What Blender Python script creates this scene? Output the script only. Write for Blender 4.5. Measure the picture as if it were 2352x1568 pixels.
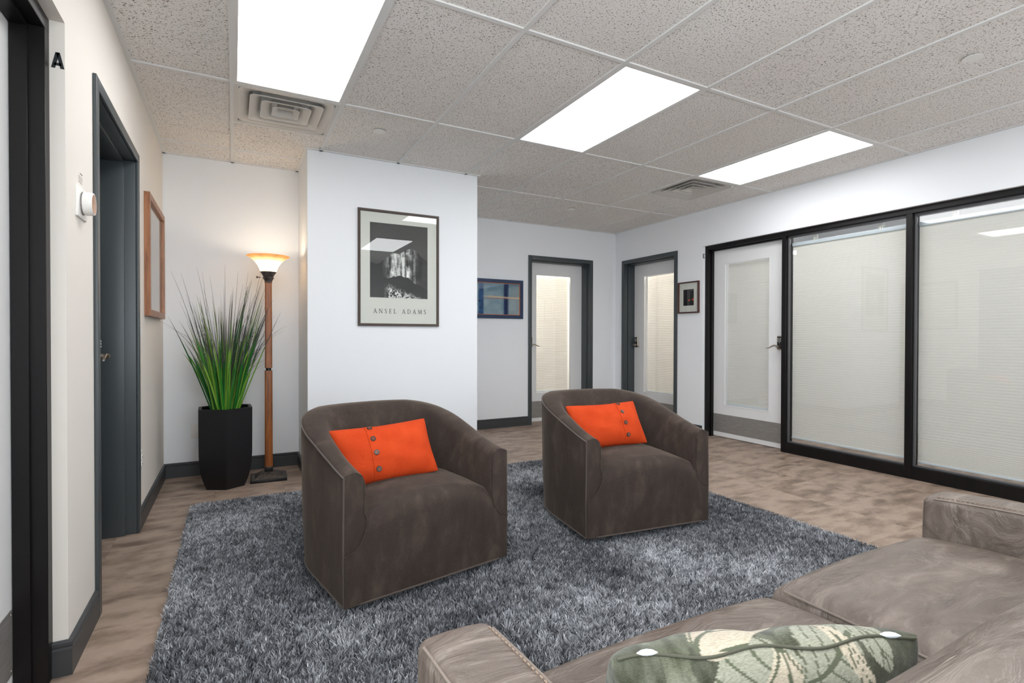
import bpy, bmesh, math, random
import numpy as np
from mathutils import Vector, Matrix

random.seed(7)
rng = np.random.default_rng(7)
for o in list(bpy.data.objects):
    bpy.data.objects.remove(o)
S = bpy.context.scene
COL = S.collection
R = math.radians

# ------------------------------------------------------------------ camera
F_PX = 1195.67
YAW, PIT, ROL = R(28.1437), R(-0.5252), R(0.104)
CAM = Vector((0.0053, -2.7590, 1.13))


def cam_ray(x, y):
    r3 = (x - 1176) / F_PX; u3 = (784 - y) / F_PX; w = 1.0
    c, s = math.cos(ROL), math.sin(ROL); r = r3 * c - u3 * s; u2 = r3 * s + u3 * c
    c, s = math.cos(PIT), math.sin(PIT); fw = w * c - u2 * s; u = w * s + u2 * c
    c, s = math.cos(YAW), math.sin(YAW)
    return Vector((r * c + fw * s, -r * s + fw * c, u))


cd = bpy.data.cameras.new('camera')
cd.sensor_fit = 'HORIZONTAL'
cd.sensor_width = 36.0
cd.lens = 36.0 * F_PX / 2352
cd.clip_start = 0.02
cam = bpy.data.objects.new('camera', cd)
COL.objects.link(cam)
fwd = cam_ray(1176, 784).normalized()
rgt = (cam_ray(1177, 784) - cam_ray(1176, 784)).normalized()
up = rgt.cross(fwd).normalized()
mw = Matrix((rgt, up, -fwd)).transposed().to_4x4()
mw.translation = CAM
cam.matrix_world = mw
S.camera = cam

# ------------------------------------------------------------------ world, exposure
SKY = 4.5              # overcast daylight
w = bpy.data.worlds.new('world')
S.world = w
w.use_nodes = True
w.node_tree.nodes['Background'].inputs[0].default_value = (0.88, 0.94, 1, 1)
w.node_tree.nodes['Background'].inputs[1].default_value = SKY
S.view_settings.view_transform = 'Standard'
S.view_settings.look = 'None'
S.view_settings.exposure = 0.74
S.view_settings.gamma = 1.0
S.view_settings.use_curve_mapping = False
PANEL = 5.2            # radiance of the ceiling panels
OFFICE_W = 34.0        # added unseen lamps in the offices, backlighting the blinds
LAMP_W = 2.0          # floor lamp bulb

# ------------------------------------------------------------------ room numbers (metres)
H = 2.572
T = 0.6096
XL, XR = -0.485, 4.735
YA, YB, YF, YFRONT = 2.17, 1.535, 3.01, -7 * T
BX0, BX1 = 0.51, 1.945
WT = 0.165


# ------------------------------------------------------------------ material helpers
def lin(r, g, b):
    f = lambda c: (c / 255) / 12.92 if c <= 10 else (((c / 255) + 0.055) / 1.055) ** 2.4
    return (f(r), f(g), f(b), 1.0)


def mat(name, col=(0.5, 0.5, 0.5, 1), rough=0.5, metal=0.0, spec=0.5, **kw):
    m = bpy.data.materials.new(name)
    m.use_nodes = True
    b = m.node_tree.nodes['Principled BSDF']
    b.inputs['Base Color'].default_value = col
    b.inputs['Roughness'].default_value = rough
    b.inputs['Metallic'].default_value = metal
    b.inputs['Specular IOR Level'].default_value = spec
    for k, v in kw.items():
        b.inputs[k.replace('_', ' ')].default_value = v
    return m


class NT:
    def __init__(s, m):
        s.m = m; s.t = m.node_tree; s.b = s.t.nodes['Principled BSDF']; s.out = s.t.nodes['Material Output']

    def n(s, typ, **kw):
        nd = s.t.nodes.new('ShaderNode' + typ)
        for k, v in kw.items():
            setattr(nd, k, v)
        return nd

    def l(s, a, b):
        s.t.links.new(a, b)

    def coord(s, scale=(1, 1, 1), kind='Object', rand=0.0, rot=(0, 0, 0)):
        c = s.n('TexCoord'); mp = s.n('Mapping')
        mp.inputs['Scale'].default_value = scale
        mp.inputs['Rotation'].default_value = rot
        if rand:
            oi = s.n('ObjectInfo'); ml = s.n('Math', operation='MULTIPLY'); ml.inputs[1].default_value = rand
            s.l(oi.outputs['Random'], ml.inputs[0])
            s.l(ml.outputs[0], mp.inputs['Location'])
        s.l(c.outputs[kind], mp.inputs['Vector'])
        return mp.outputs['Vector']

    def noise(s, vec, scale=5, detail=4, rough=0.55, dist=0.0):
        nd = s.n('TexNoise')
        nd.inputs['Scale'].default_value = scale; nd.inputs['Detail'].default_value = detail
        nd.inputs['Roughness'].default_value = rough; nd.inputs['Distortion'].default_value = dist
        s.l(vec, nd.inputs['Vector'])
        return nd.outputs['Fac']

    def ramp(s, fac, stops):
        nd = s.n('ValToRGB')
        e = nd.color_ramp.elements
        while len(e) < len(stops):
            e.new(0.5)
        for i, (p, c) in enumerate(stops):
            e[i].position = p; e[i].color = c
        s.l(fac, nd.inputs['Fac'])
        return nd.outputs['Color']

    def mix(s, fac, a, b, blend='MIX'):
        nd = s.n('Mix', data_type='RGBA', blend_type=blend)
        for sock, v in ((nd.inputs[0], fac), (nd.inputs[6], a), (nd.inputs[7], b)):
            if hasattr(v, 'links'):
                s.l(v, sock)
            else:
                sock.default_value = v
        return nd.outputs[2]

    def bump(s, h, strength=0.2, dist=0.01):
        nd = s.n('Bump')
        nd.inputs['Strength'].default_value = strength; nd.inputs['Distance'].default_value = dist
        s.l(h, nd.inputs['Height']); s.l(nd.outputs[0], s.b.inputs['Normal'])

    def base(s, c):
        s.l(c, s.b.inputs['Base Color'])


def g(v):
    return (v, v, v, 1)


# ---- setting materials
M = {}


def m_wall(name, col):
    m = mat(name, col, 0.75, spec=0.25)
    t = NT(m)
    v = t.coord(kind='Object')
    t.bump(t.noise(v, 55, 3), 0.10, 0.004)
    return m


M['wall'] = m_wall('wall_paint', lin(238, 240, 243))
M['wall_warm'] = m_wall('wall_paint_side', lin(229, 223, 215))  # same white paint, with lamp warmth and dimmer light put into its colour
m = mat('floor_tile', rough=0.42, spec=0.35); t = NT(m)
v = t.coord((2.0, 4.2, 1), rand=37.0)
n1 = t.noise(v, 2.3, 5, 0.58, 0.15)
v2 = t.coord((14, 44, 1), rand=11.0)
n2 = t.noise(v2, 3.0, 4, 0.6)
c = t.ramp(n1, [(0.33, lin(98, 81, 70)), (0.44, lin(136, 117, 103)), (0.56, lin(166, 146, 131)), (0.8, lin(178, 159, 144))])
c = t.mix(0.22, c, t.ramp(n2, [(0.3, lin(118, 101, 89)), (0.7, lin(172, 153, 138))]))
t.base(c); t.bump(n2, 0.05, 0.002)
M['floor'] = m
M['grout'] = mat('floor_joint', lin(92, 78, 68), 0.8)
m = mat('ceiling_tile', rough=0.9, spec=0.1); t = NT(m)
v = t.coord(rand=13.0)
sp = t.noise(t.coord((1, 1, 1), rand=13.0), 125, 2, 0.6, 0.5)
c = t.ramp(sp, [(0.31, lin(104, 97, 90)), (0.39, lin(182, 177, 171)), (0.43, lin(238, 235, 231))])
c = t.mix(t.ramp(t.noise(v, 2.0, 3), [(0.35, g(0.0)), (0.75, g(0.25))]), c, lin(218, 206, 200))
t.base(c); t.bump(sp, 0.35, 0.004)
M['ctile'] = m
M['tee'] = mat('tee_bar_white', lin(222, 221, 219), 0.5)
M['panel'] = mat('led_panel', lin(255, 255, 255), 0.6)
b = M['panel'].node_tree.nodes['Principled BSDF']
b.inputs['Emission Color'].default_value = (0.975, 0.985, 1.0, 1)
b.inputs['Emission Strength'].default_value = PANEL
M['vent'] = mat('vent_enamel', lin(205, 201, 195), 0.4)
M['duct'] = mat('vent_duct_dark', lin(38, 36, 34), 0.8)
M['white_plastic'] = mat('white_plastic', lin(236, 234, 230), 0.4)
M['hm'] = mat('charcoal_frame_enamel', lin(66, 72, 75), 0.38)
t = NT(M['hm']); t.bump(t.noise(t.coord(), 70, 2), 0.04, 0.003)
M['base'] = mat('charcoal_baseboard', lin(58, 60, 62), 0.42)
M['bronze'] = mat('dark_bronze_aluminium', lin(38, 32, 29), 0.40, metal=0.0, spec=0.3)
t = NT(M['bronze'])
t.base(t.ramp(t.noise(t.coord((4, 4, 1)), 3, 5), [(0.35, lin(9, 8, 9)), (0.75, lin(20, 17, 17))]))
M['gasket'] = mat('grey_glazing_bead', lin(88, 88, 90), 0.45)
M['door_white'] = mat('white_door_paint', lin(228, 228, 228), 0.45)
M['steel'] = mat('brushed_steel', lin(150, 147, 144), 0.42, metal=0.45)
t = NT(M['steel'])
t.base(t.ramp(t.noise(t.coord((2, 2, 60)), 8, 3), [(0.3, lin(135, 132, 129)), (0.7, lin(168, 165, 161))]))
M['nickel'] = mat('satin_nickel', lin(190, 180, 168), 0.28, metal=1.0)
M['black'] = mat('black_plastic', lin(14, 13, 14), 0.35)
M['ink'] = mat('black_ink', lin(20, 28, 34), 0.6)
M['greytext'] = mat('grey_ink', lin(120, 110, 108), 0.7)

m = bpy.data.materials.new('clear_glass'); m.use_nodes = True
nt = m.node_tree; nt.nodes.clear()
o_ = nt.nodes.new('ShaderNodeOutputMaterial'); mx = nt.nodes.new('ShaderNodeMixShader')
tr = nt.nodes.new('ShaderNodeBsdfTransparent'); gl = nt.nodes.new('ShaderNodeBsdfGlossy'); fr = nt.nodes.new('ShaderNodeLayerWeight'); pw5 = nt.nodes.new('ShaderNodeMath'); pma = nt.nodes.new('ShaderNodeMath')
gl.inputs['Roughness'].default_value = 0.0; fr.inputs['Blend'].default_value = 0.5
pw5.operation = 'POWER'; pw5.inputs[1].default_value = 5.0; pma.operation = 'MULTIPLY_ADD'; pma.inputs[1].default_value = 0.96; pma.inputs[2].default_value = 0.04
nt.links.new(fr.outputs['Facing'], pw5.inputs[0]); nt.links.new(pw5.outputs[0], pma.inputs[0])
tr.inputs[0].default_value = (0.975, 0.985, 0.98, 1)
nt.links.new(pma.outputs[0], mx.inputs[0]); nt.links.new(tr.outputs[0], mx.inputs[1]); nt.links.new(gl.outputs[0], mx.inputs[2])
nt.links.new(mx.outputs[0], o_.inputs[0])
M['glass'] = m


def m_translucent(name, col, trans=0.5, tcol=None):
    m = bpy.data.materials.new(name); m.use_nodes = True
    nt = m.node_tree; nt.nodes.clear()
    o_ = nt.nodes.new('ShaderNodeOutputMaterial'); mx = nt.nodes.new('ShaderNodeMixShader')
    d = nt.nodes.new('ShaderNodeBsdfDiffuse'); tr = nt.nodes.new('ShaderNodeBsdfTranslucent')
    d.inputs[0].default_value = col; tr.inputs[0].default_value = tcol or col
    mx.inputs[0].default_value = trans
    nt.links.new(d.outputs[0], mx.inputs[1]); nt.links.new(tr.outputs[0], mx.inputs[2]); nt.links.new(mx.outputs[0], o_.inputs[0])
    return m


M['blind'] = m_translucent('blind_fabric', lin(230, 229, 225), 0.35, lin(238, 232, 222))
M['blind_rail'] = mat('blind_rail_white', lin(214, 222, 230), 0.35)


# ------------------------------------------------------------------ object helpers
def link(o, parent=None):
    COL.objects.link(o)
    if parent is not None:
        o.parent = parent
    return o


def smooth(me, ang):
    if ang is None:
        return
    me.shade_smooth()
    if ang < 179:
        me.set_sharp_from_angle(angle=R(ang))


def mesh(name, V, Fc, material, parent=None, ang=None, loc=None):
    me = bpy.data.meshes.new(name)
    me.from_pydata([tuple(p) for p in V], [], [tuple(q) for q in Fc])
    me.update()
    if material is not None:
        me.materials.append(material)
    smooth(me, ang)
    o = bpy.data.objects.new(name, me)
    if loc is not None:
        o.location = loc
    return link(o, parent)


class MB:
    """collects shapes of ONE part"""
    def __init__(s):
        s.V = []; s.F = []

    def add(s, V, Fc):
        k = len(s.V)
        s.V += [tuple(p) for p in V]
        s.F += [tuple(i + k for i in q) for q in Fc]
        return s

    def box(s, x0, x1, y0, y1, z0, z1):
        V = [(x, y, z) for z in (z0, z1) for y in (y0, y1) for x in (x0, x1)]
        return s.add(V, [(0, 2, 3, 1), (4, 5, 7, 6), (0, 1, 5, 4), (2, 6, 7, 3), (0, 4, 6, 2), (1, 3, 7, 5)])

    def cyl(s, p, q, r0, r1=None, n=16, cap=True):
        p, q = Vector(p), Vector(q); r1 = r0 if r1 is None else r1
        d = (q - p).normalized(); a = d.orthogonal().normalized(); b_ = d.cross(a)
        V = []
        for c, r in ((p, r0), (q, r1)):
            for i in range(n):
                t_ = 2 * math.pi * i / n
                V.append(c + (a * math.cos(t_) + b_ * math.sin(t_)) * r)
        Fc = [(i, (i + 1) % n, n + (i + 1) % n, n + i) for i in range(n)]
        if cap:
            Fc += [tuple(range(n))[::-1], tuple(range(n, 2 * n))]
        return s.add(V, Fc)

    def tube(s, pts, r, n=6, closed=False):
        P = [Vector(p) for p in pts]; N = len(P); V = []; ref = None
        for i in range(N):
            a = P[(i - 1) % N] if (closed or i > 0) else P[i]
            b_ = P[(i + 1) % N] if (closed or i < N - 1) else P[i]
            d = (b_ - a).normalized()
            if ref is None:
                ref = d.orthogonal().normalized()
            ref = (ref - d * ref.dot(d)).normalized(); bi = d.cross(ref)
            rr = r[i] if hasattr(r, '__len__') else r
            for k in range(n):
                t_ = 2 * math.pi * k / n
                V.append(P[i] + (ref * math.cos(t_) + bi * math.sin(t_)) * rr)
        Fc = []
        for i in range(N if closed else N - 1):
            j = (i + 1) % N
            Fc += [(i * n + k, i * n + (k + 1) % n, j * n + (k + 1) % n, j * n + k) for k in range(n)]
        if not closed:
            Fc += [tuple(range(n))[::-1], tuple(range((N - 1) * n, N * n))]
        return s.add(V, Fc)

    def lathe(s, prof, n=24, cx=0, cy=0):
        V = []
        for r, z in prof:
            for i in range(n):
                t_ = 2 * math.pi * i / n
                V.append((cx + r * math.cos(t_), cy + r * math.sin(t_), z))
        Fc = []
        for k in range(len(prof) - 1):
            Fc += [(k * n + i, k * n + (i + 1) % n, (k + 1) * n + (i + 1) % n, (k + 1) * n + i) for i in range(n)]
        Fc += [tuple(range(n))[::-1], tuple(range((len(prof) - 1) * n, len(prof) * n))]
        return s.add(V, Fc)

    def build(s, name, material, parent=None, ang=None, bevel=0.0, seg=2, loc=None):
        if bevel:
            bm = bmesh.new(); vs = [bm.verts.new(p) for p in s.V]
            for q in s.F:
                try:
                    bm.faces.new([vs[i] for i in q])
                except ValueError:
                    pass
            bmesh.ops.bevel(bm, geom=bm.edges[:], offset=bevel, segments=seg, affect='EDGES', profile=0.5)
            me = bpy.data.meshes.new(name); bm.to_mesh(me); bm.free()
            me.materials.append(material)
            smooth(me, 40 if ang is None else ang)
            o = bpy.data.objects.new(name, me)
            if loc is not None:
                o.location = loc
            return link(o, parent)
        return mesh(name, s.V, s.F, material, parent, ang, loc)


def tag(o, label=None, cat=None, group=None, kind=None):
    for k, v in (('label', label), ('category', cat), ('group', group), ('kind', kind)):
        if v:
            o[k] = v
    return o


def thing(name, label, cat, loc=(0, 0, 0), rz=0.0, group=None, kind=None):
    o = bpy.data.objects.new(name, None)
    o.empty_display_size = 0.1
    o.location = loc; o.rotation_euler = (0, 0, rz)
    link(o)
    return tag(o, label, cat, group, kind)


def rbox(hx, hy, hz, r, n=5, crown=(0, 0, 0), m=10, fn=None):
    """rounded, puffed box as (V,F) about the origin; n rings in the rounding, m cells in the flat"""
    def axis(h):
        a = [-h + r * (1 - math.cos(math.pi / 2 * i / n)) for i in range(n)]
        bb = list(np.linspace(-h + r, h - r, m + 1))
        return a + bb + [-x for x in a[::-1]]
    ax = [axis(h) for h in (hx, hy, hz)]
    hh = (hx, hy, hz)
    V = []; Fc = []; idx = {}

    def vert(p):
        q = [max(-hh[i] + r, min(hh[i] - r, p[i])) for i in range(3)]
        d = Vector(p) - Vector(q)
        if d.length > 1e-9:
            d = d.normalized() * r
        P = Vector(q) + d
        u = [max(-1, min(1, P[i] / hh[i])) for i in range(3)]
        for i in range(3):
            if crown[i]:
                j, k = (i + 1) % 3, (i + 2) % 3
                P[i] += crown[i] * u[i] * (1 - u[j] ** 4) * (1 - u[k] ** 4)
        if fn:
            P = Vector(fn(P, u))
        key = (round(p[0], 6), round(p[1], 6), round(p[2], 6))
        if key not in idx:
            idx[key] = len(V); V.append(tuple(P))
        return idx[key]
    for i in range(3):
        j, k = (i + 1) % 3, (i + 2) % 3
        for sgn in (-1, 1):
            for a in range(len(ax[j]) - 1):
                for b_ in range(len(ax[k]) - 1):
                    q = []
                    for da, db in ((0, 0), (1, 0), (1, 1), (0, 1)):
                        p = [0, 0, 0]; p[i] = sgn * hh[i]; p[j] = ax[j][a + da]; p[k] = ax[k][b_ + db]
                        q.append(vert(p))
                    q = list(dict.fromkeys(q))
                    if len(q) > 2:
                        Fc.append(tuple(q if sgn > 0 else q[::-1]))
    return V, Fc


def col_material(name, rough=0.6, spec=0.3, coat=0.0):
    m = mat(name, rough=rough, spec=spec)
    t = NT(m); a = t.n('VertexColor'); a.layer_name = 'Col'
    t.base(a.outputs['Color'])
    return m


def s2l(c):
    c = np.asarray(c, float) / 255.0
    return np.where(c <= 0.04045, c / 12.92, ((c + 0.055) / 1.055) ** 2.4)


def set_cols(me, rgb):
    a = me.color_attributes.new('Col', 'FLOAT_COLOR', 'POINT')
    arr = np.ones((len(me.vertices), 4), np.float32); arr[:, :3] = rgb
    a.data.foreach_set('color', arr.ravel())


def vnoise(x, y, seed=0):
    """cheap smooth value noise for printed pictures"""
    r_ = np.random.default_rng(seed); tab = r_.random((64, 64))
    xi = np.floor(x).astype(int); yi = np.floor(y).astype(int); fx = x - xi; fy = y - yi
    fx = fx * fx * (3 - 2 * fx); fy = fy * fy * (3 - 2 * fy)
    h = lambda a, b: tab[a % 64, b % 64]
    return (h(xi, yi) * (1 - fx) + h(xi + 1, yi) * fx) * (1 - fy) + (h(xi, yi + 1) * (1 - fx) + h(xi + 1, yi + 1) * fx) * fy


def fbm(x, y, o=4, seed=0):
    v = 0; a = 0.5; t_ = 0
    for k in range(o):
        v = v + a * vnoise(x * 2 ** k, y * 2 ** k, seed + k); t_ += a; a *= 0.5
    return v / t_


def print_grid(name, parent, w, h, nu, nv, func, material, y=0.0):
    """flat printed sheet in local x-z, facing -y, centred"""
    u, v = np.meshgrid(np.linspace(0, 1, nu), np.linspace(0, 1, nv))
    V = np.stack([(u.ravel() - 0.5) * w, np.full(u.size, y), (v.ravel() - 0.5) * h], 1)
    i = np.arange((nu - 1) * (nv - 1)); a = (i // (nu - 1)) * nu + i % (nu - 1)
    Fc = np.stack([a, a + 1, a + nu + 1, a + nu], 1)
    o = mesh(name, V.tolist(), Fc.tolist(), material, parent)
    set_cols(o.data, func(u.ravel(), v.ravel()))
    return o


# ------------------------------------------------------------------ SETTING
def struct(o, label=None, cat=None):
    return tag(o, label, cat, kind='structure')


# floor with 18 inch vinyl tiles
FX0, FX1, FY0, FY1 = XL - WT - 0.1, 7.3, YFRONT - 0.15, 5.3
fl = MB().box(FX0, FX1, FY0, FY1, -0.08, -0.0012).build('floor', M['grout'])
struct(fl, 'brown mottled vinyl tile floor', 'floor')
TS = 0.4572
tile_me = None
for i in range(-2, 15):
    for j in range(-9, 9):
        x0 = -0.118 + i * TS; y0 = -0.255 + j * TS
        cx, cy = x0 + TS / 2, y0 + TS / 2
        inroom = (XL - 0.25 - TS / 2 < cx < XR + 0.9 and YFRONT < cy < YF + 0.7)
        if not inroom or (BX0 + .25 < cx < BX1 - .2 and cy > YB + .25):
            continue
        if tile_me is None:
            h = TS / 2 - 0.0003
            o = MB().box(-h, h, -h, h, -0.0011, 0.0).build('floor_tile', M['floor'], fl, bevel=0.0004, seg=1, loc=(cx, cy, 0))
            tile_me = o.data
        else:
            o = bpy.data.objects.new('floor_tile', tile_me); o.location = (cx, cy, 0); link(o, fl)

# ceiling
ce = MB().box(FX0, FX1, FY0, FY1, H + 0.06, H + 0.12).build('ceiling', M['wall'])
struct(ce, 'grey suspended tile ceiling with white tee grid', 'ceiling')
ROWS = [-7, -5, -3, -1, 1, 3, YF / T]
XE = [XL / T] + list(range(0, 8)) + [XR / T]
LIGHTS = [(0, -1), (3, -1), (6, -1), (3, -5), (0, -5), (6, -5)]  # last two panels are added out of view for more even light
VENTS = [(0, 1), (6, 1)]
ct_cache = {}


def ctile(x0, x1, y0, y1):
    gpx = 0.004
    k = (round(x1 - x0, 3), round(y1 - y0, 3))
    if k not in ct_cache:
        hx, hy = (x1 - x0) * T / 2 - gpx, (y1 - y0) * T / 2 - gpx
        o = MB().box(-hx, hx, -hy, hy, 0, 0.015).build('ceiling_tile', M['ctile'], ce, loc=((x0 + x1) * T / 2, (y0 + y1) * T / 2, H + 0.007))
        ct_cache[k] = o.data
    else:
        o = bpy.data.objects.new('ceiling_tile', ct_cache[k]); o.location = ((x0 + x1) * T / 2, (y0 + y1) * T / 2, H + 0.007); link(o, ce)
    return o


for c in range(len(XE) - 1):
    x0, x1 = XE[c], XE[c + 1]; ci = c - 1
    edges = list(ROWS)
    if ci == -1:
        edges = [-7, -5, -3, -1, 1, 2.46, 3, YA / T]
    if ci == 0:
        edges = [-7, -5, -3, -1, 1, 2, 3, YA / T]
    if ci == 6:
        edges = [-7, -5, -3, -1, 1, 2, 3, YF / T]
    for y0, y1 in zip(edges[:-1], edges[1:]):
        if (ci, y0) in LIGHTS or (ci, y0) in VENTS:
            continue
        ctile(x0, x1, y0, y1)
for i in range(0, 8):
    MB().box(i * T - 0.012, i * T + 0.012, YFRONT, YA if i == 0 else YF, H - 0.001, H + 0.03).build('tee_bar', M['tee'], ce)
for j in (-5, -3, -1, 1):
    MB().box(XL, XR, j * T - 0.012, j * T + 0.012, H - 0.0005, H + 0.03).build('tee_bar', M['tee'], ce)
MB().box(XL, BX0, 3 * T - 0.008, 3 * T + 0.008, H - 0.0005, H + 0.03).build('tee_bar', M['tee'], ce)
MB().box(BX1, XR, 3 * T - 0.012, 3 * T + 0.012, H - 0.0005, H + 0.03).build('tee_bar', M['tee'], ce)
MB().box(0, T, 2 * T - 0.012, 2 * T + 0.012, H - 0.0005, H + 0.03).build('tee_bar', M['tee'], ce)
MB().box(6 * T, 7 * T, 2 * T - 0.008, 2 * T + 0.008, H - 0.0005, H + 0.03).build('tee_bar', M['tee'], ce)
# wall angle
aw = 0.022
for (x0, x1, y0, y1) in ((XL, XL + aw, YFRONT, YA), (XR - aw, XR, YFRONT, YF), (XL, BX0, YA - aw, YA), (BX1, XR, YF - aw, YF),
                         (BX0 - aw, BX0, YB, YA), (BX0 - aw, BX1 + aw, YB - aw, YB), (BX1, BX1 + aw, YB, YA + .12)):
    MB().box(x0, x1, y0, y1, H - 0.001, H + 0.02).build('wall_angle', M['tee'], ce)

# walls
OA0, OA1 = -1.545, -0.53           # opening of door A (left, near)
OL0, OL1 = -0.1225, 0.8935           # opening of the grey door (left)
b = MB()
zt = H + 0.02
WY0, WY1, WZ0, WZ1 = -4.1, -1.95, 0.75, 2.25     # added window, unseen behind the viewer
b.box(XL - WT, XL, YFRONT - .15, WY0, 0, zt).box(XL - WT, XL, WY1, OA0, 0, zt).box(XL - WT, XL, WY0, WY1, 0, WZ0).box(XL - WT, XL, WY0, WY1, WZ1, zt).box(XL - WT, XL, OA0, OA1, 2.165, zt).box(XL - WT, XL, OA1, OL0, 0, zt)
b.box(XL - WT, XL, OL0, OL1, 2.13, zt).box(XL - WT, XL, OL1, YA + .12, 0, zt)
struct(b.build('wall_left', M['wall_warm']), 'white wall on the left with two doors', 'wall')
struct(MB().box(XL - WT, XL, YA + .12, YF, 0, zt).build('wall_passage', M['wall']), 'end wall of the passage behind the poster wall', 'wall')
struct(MB().box(XL, BX0, YA, YA + .12, 0, zt).build('wall_alcove', M['wall']), 'white back wall of the lamp alcove', 'wall')
struct(MB().box(BX0, BX1, YB, YA + .12, 0, zt).build('wall_center', M['wall']), 'white projecting wall block carrying the mountain poster', 'wall')
OF0, OF1 = 3.352, 4.311
b = MB().box(XL - WT, OF0, YF, YF + WT, 0, zt).box(OF0, OF1, YF, YF + WT, 2.14, zt).box(OF1, XR + WT, YF, YF + WT, 0, zt)
struct(b.build('wall_back', M['wall']), 'white far wall with a glazed door', 'wall')
OD0, OD1 = 1.872, 2.832
OS0, OS1 = -1.72, 1.463
b = MB().box(XR, XR + WT, OD1, YF, 0, zt).box(XR, XR + WT, OD0, OD1, 2.14, zt).box(XR, XR + WT, OS1, OD0, 0, zt)
b.box(XR, XR + WT, OS0, OS1, 2.165, zt).box(XR, XR + WT, YFRONT - .15, OS0, 0, zt)
struct(b.build('wall_right', M['wall']), 'white wall on the right above the glazed partition', 'wall')
VX0, VX1, VZ0, VZ1 = -0.35, 2.05, 0.55, 2.28      # added daylight window, unseen behind the viewer
b = MB().box(XL - WT, VX0, YFRONT - .12, YFRONT, 0, zt).box(VX1, XR + WT, YFRONT - .12, YFRONT, 0, zt).box(VX0, VX1, YFRONT - .12, YFRONT, 0, VZ0).box(VX0, VX1, YFRONT - .12, YFRONT, VZ1, zt)
struct(b.build('wall_front', M['wall']), 'white wall behind the viewer', 'wall')
# office shells behind the glass
b = MB().box(7.1, 7.2, FY0, FY1, 0, zt).box(1.6, 7.2, 5.1, 5.2, 0, zt).box(1.6, 1.7, YF + WT, 5.1, 0, zt).box(XR + WT, 7.1, 1.62, 1.70, 0, zt)
b.box(XR + WT, 7.1, YFRONT - .15, YFRONT - .05, 0, zt).box(4.55, 4.65, YF + WT, 5.1, 0, zt)
struct(b.build('wall_office', M['wall']), 'white walls of the offices behind the blinds', 'wall')
# closes the doorways on the left from behind
struct(MB().box(XL - WT - .30, XL - WT - .22, OA0 - .2, YA + .12, 0, zt).build('wall_corridor', M['wall']), 'wall behind the doors on the left', 'wall')
for nm, lc, sx, sy, col, pw in (('office_lamp_far', (3.6, 4.2, H - 0.05), 0.6, 1.2, (1, 0.9, 0.78), .95), ('office_lamp_corner', (5.9, 2.5, H - 0.05), 0.6, 1.2, (1, 0.92, 0.82), .85),
                                ('office_lamp_right', (5.9, 0.2, H - 0.05), 0.6, 1.2, (1, 0.97, 0.93), .36), ('office_lamp_right2', (5.9, -1.8, H - 0.05), 0.6, 1.2, (0.97, 0.985, 1), .30)):  # unseen lamps added to make the blinds glow from behind
    ld = bpy.data.lights.new(nm, 'AREA'); ld.shape = 'RECTANGLE'; ld.size = sx; ld.size_y = sy; ld.energy = OFFICE_W * pw; ld.color = col
    lo = bpy.data.objects.new(nm, ld); lo.location = lc; link(lo)

wn_ = MB().box(XL - .09, XL - .084, WY0, WY1, WZ0, WZ1).build('window_3', M['glass'])  # unseen window put in to brighten the ceiling
struct(wn_, 'daylight window on the left wall behind the viewer', 'window')
fb = MB()
for y0 in (WY0, (WY0 + WY1) / 2 - .025, WY1 - .05):
    fb.box(XL - .12, XL - .05, y0, y0 + .05, WZ0, WZ1)
fb.box(XL - .12, XL - .05, WY0, WY1, WZ0, WZ0 + .05).box(XL - .12, XL - .05, WY0, WY1, WZ1 - .05, WZ1)
fb.build('window_frame', M['bronze'], wn_)
ld = bpy.data.lights.new('window_portal', 'AREA'); ld.shape = 'RECTANGLE'; ld.size = WZ1 - WZ0; ld.size_y = WY1 - WY0; ld.cycles.is_portal = True
lo = bpy.data.objects.new('window_portal', ld); lo.location = (XL - .14, (WY0 + WY1) / 2, (WZ0 + WZ1) / 2); lo.rotation_euler = (0, R(-90), 0); link(lo)

wn_ = MB().box(VX0, VX1, YFRONT - .063, YFRONT - .057, VZ0, VZ1).build('window_4', M['glass'])  # unseen window put in to brighten the far wall
struct(wn_, 'daylight window on the wall behind the viewer', 'window')
fb = MB()
for x0 in (VX0, (VX0 + VX1) / 2 - .025, VX1 - .05):
    fb.box(x0, x0 + .05, YFRONT - .1, YFRONT - .03, VZ0, VZ1)
fb.box(VX0, VX1, YFRONT - .1, YFRONT - .03, VZ0, VZ0 + .05).box(VX0, VX1, YFRONT - .1, YFRONT - .03, VZ1 - .05, VZ1)
fb.build('window_frame', M['bronze'], wn_)
ld = bpy.data.lights.new('window_portal_front', 'AREA'); ld.shape = 'RECTANGLE'; ld.size = VX1 - VX0; ld.size_y = VZ1 - VZ0; ld.cycles.is_portal = True
lo = bpy.data.objects.new('window_portal_front', ld); lo.location = ((VX0 + VX1) / 2, YFRONT - .115, (VZ0 + VZ1) / 2); lo.rotation_euler = (R(90), 0, 0); link(lo)

# baseboards: flat board with a stepped cap
def baseboard(name, p0, p1, nrm, ext0=0, ext1=0):
    p0, p1, n_ = Vector(p0), Vector(p1), Vector(nrm)
    d = (p1 - p0).normalized(); p0 = p0 - d * ext0; p1 = p1 + d * ext1
    prof = [(0, 0), (0.013, 0), (0.013, 0.088), (0.009, 0.092), (0.009, 0.097), (0.013, 0.100), (0.013, 0.110), (0.007, 0.116), (0, 0.116)]
    V = [];
    for p in (p0, p1):
        V += [tuple(p + n_ * a + Vector((0, 0, z))) for a, z in prof]
    n = len(prof)
    Fc = [(i, (i + 1) % n, n + (i + 1) % n, n + i) for i in range(n)] + [tuple(range(n))[::-1], tuple(range(n, 2 * n))]
    return struct(mesh(name, V, Fc, M['base']), 'charcoal baseboard', 'baseboard')


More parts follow.
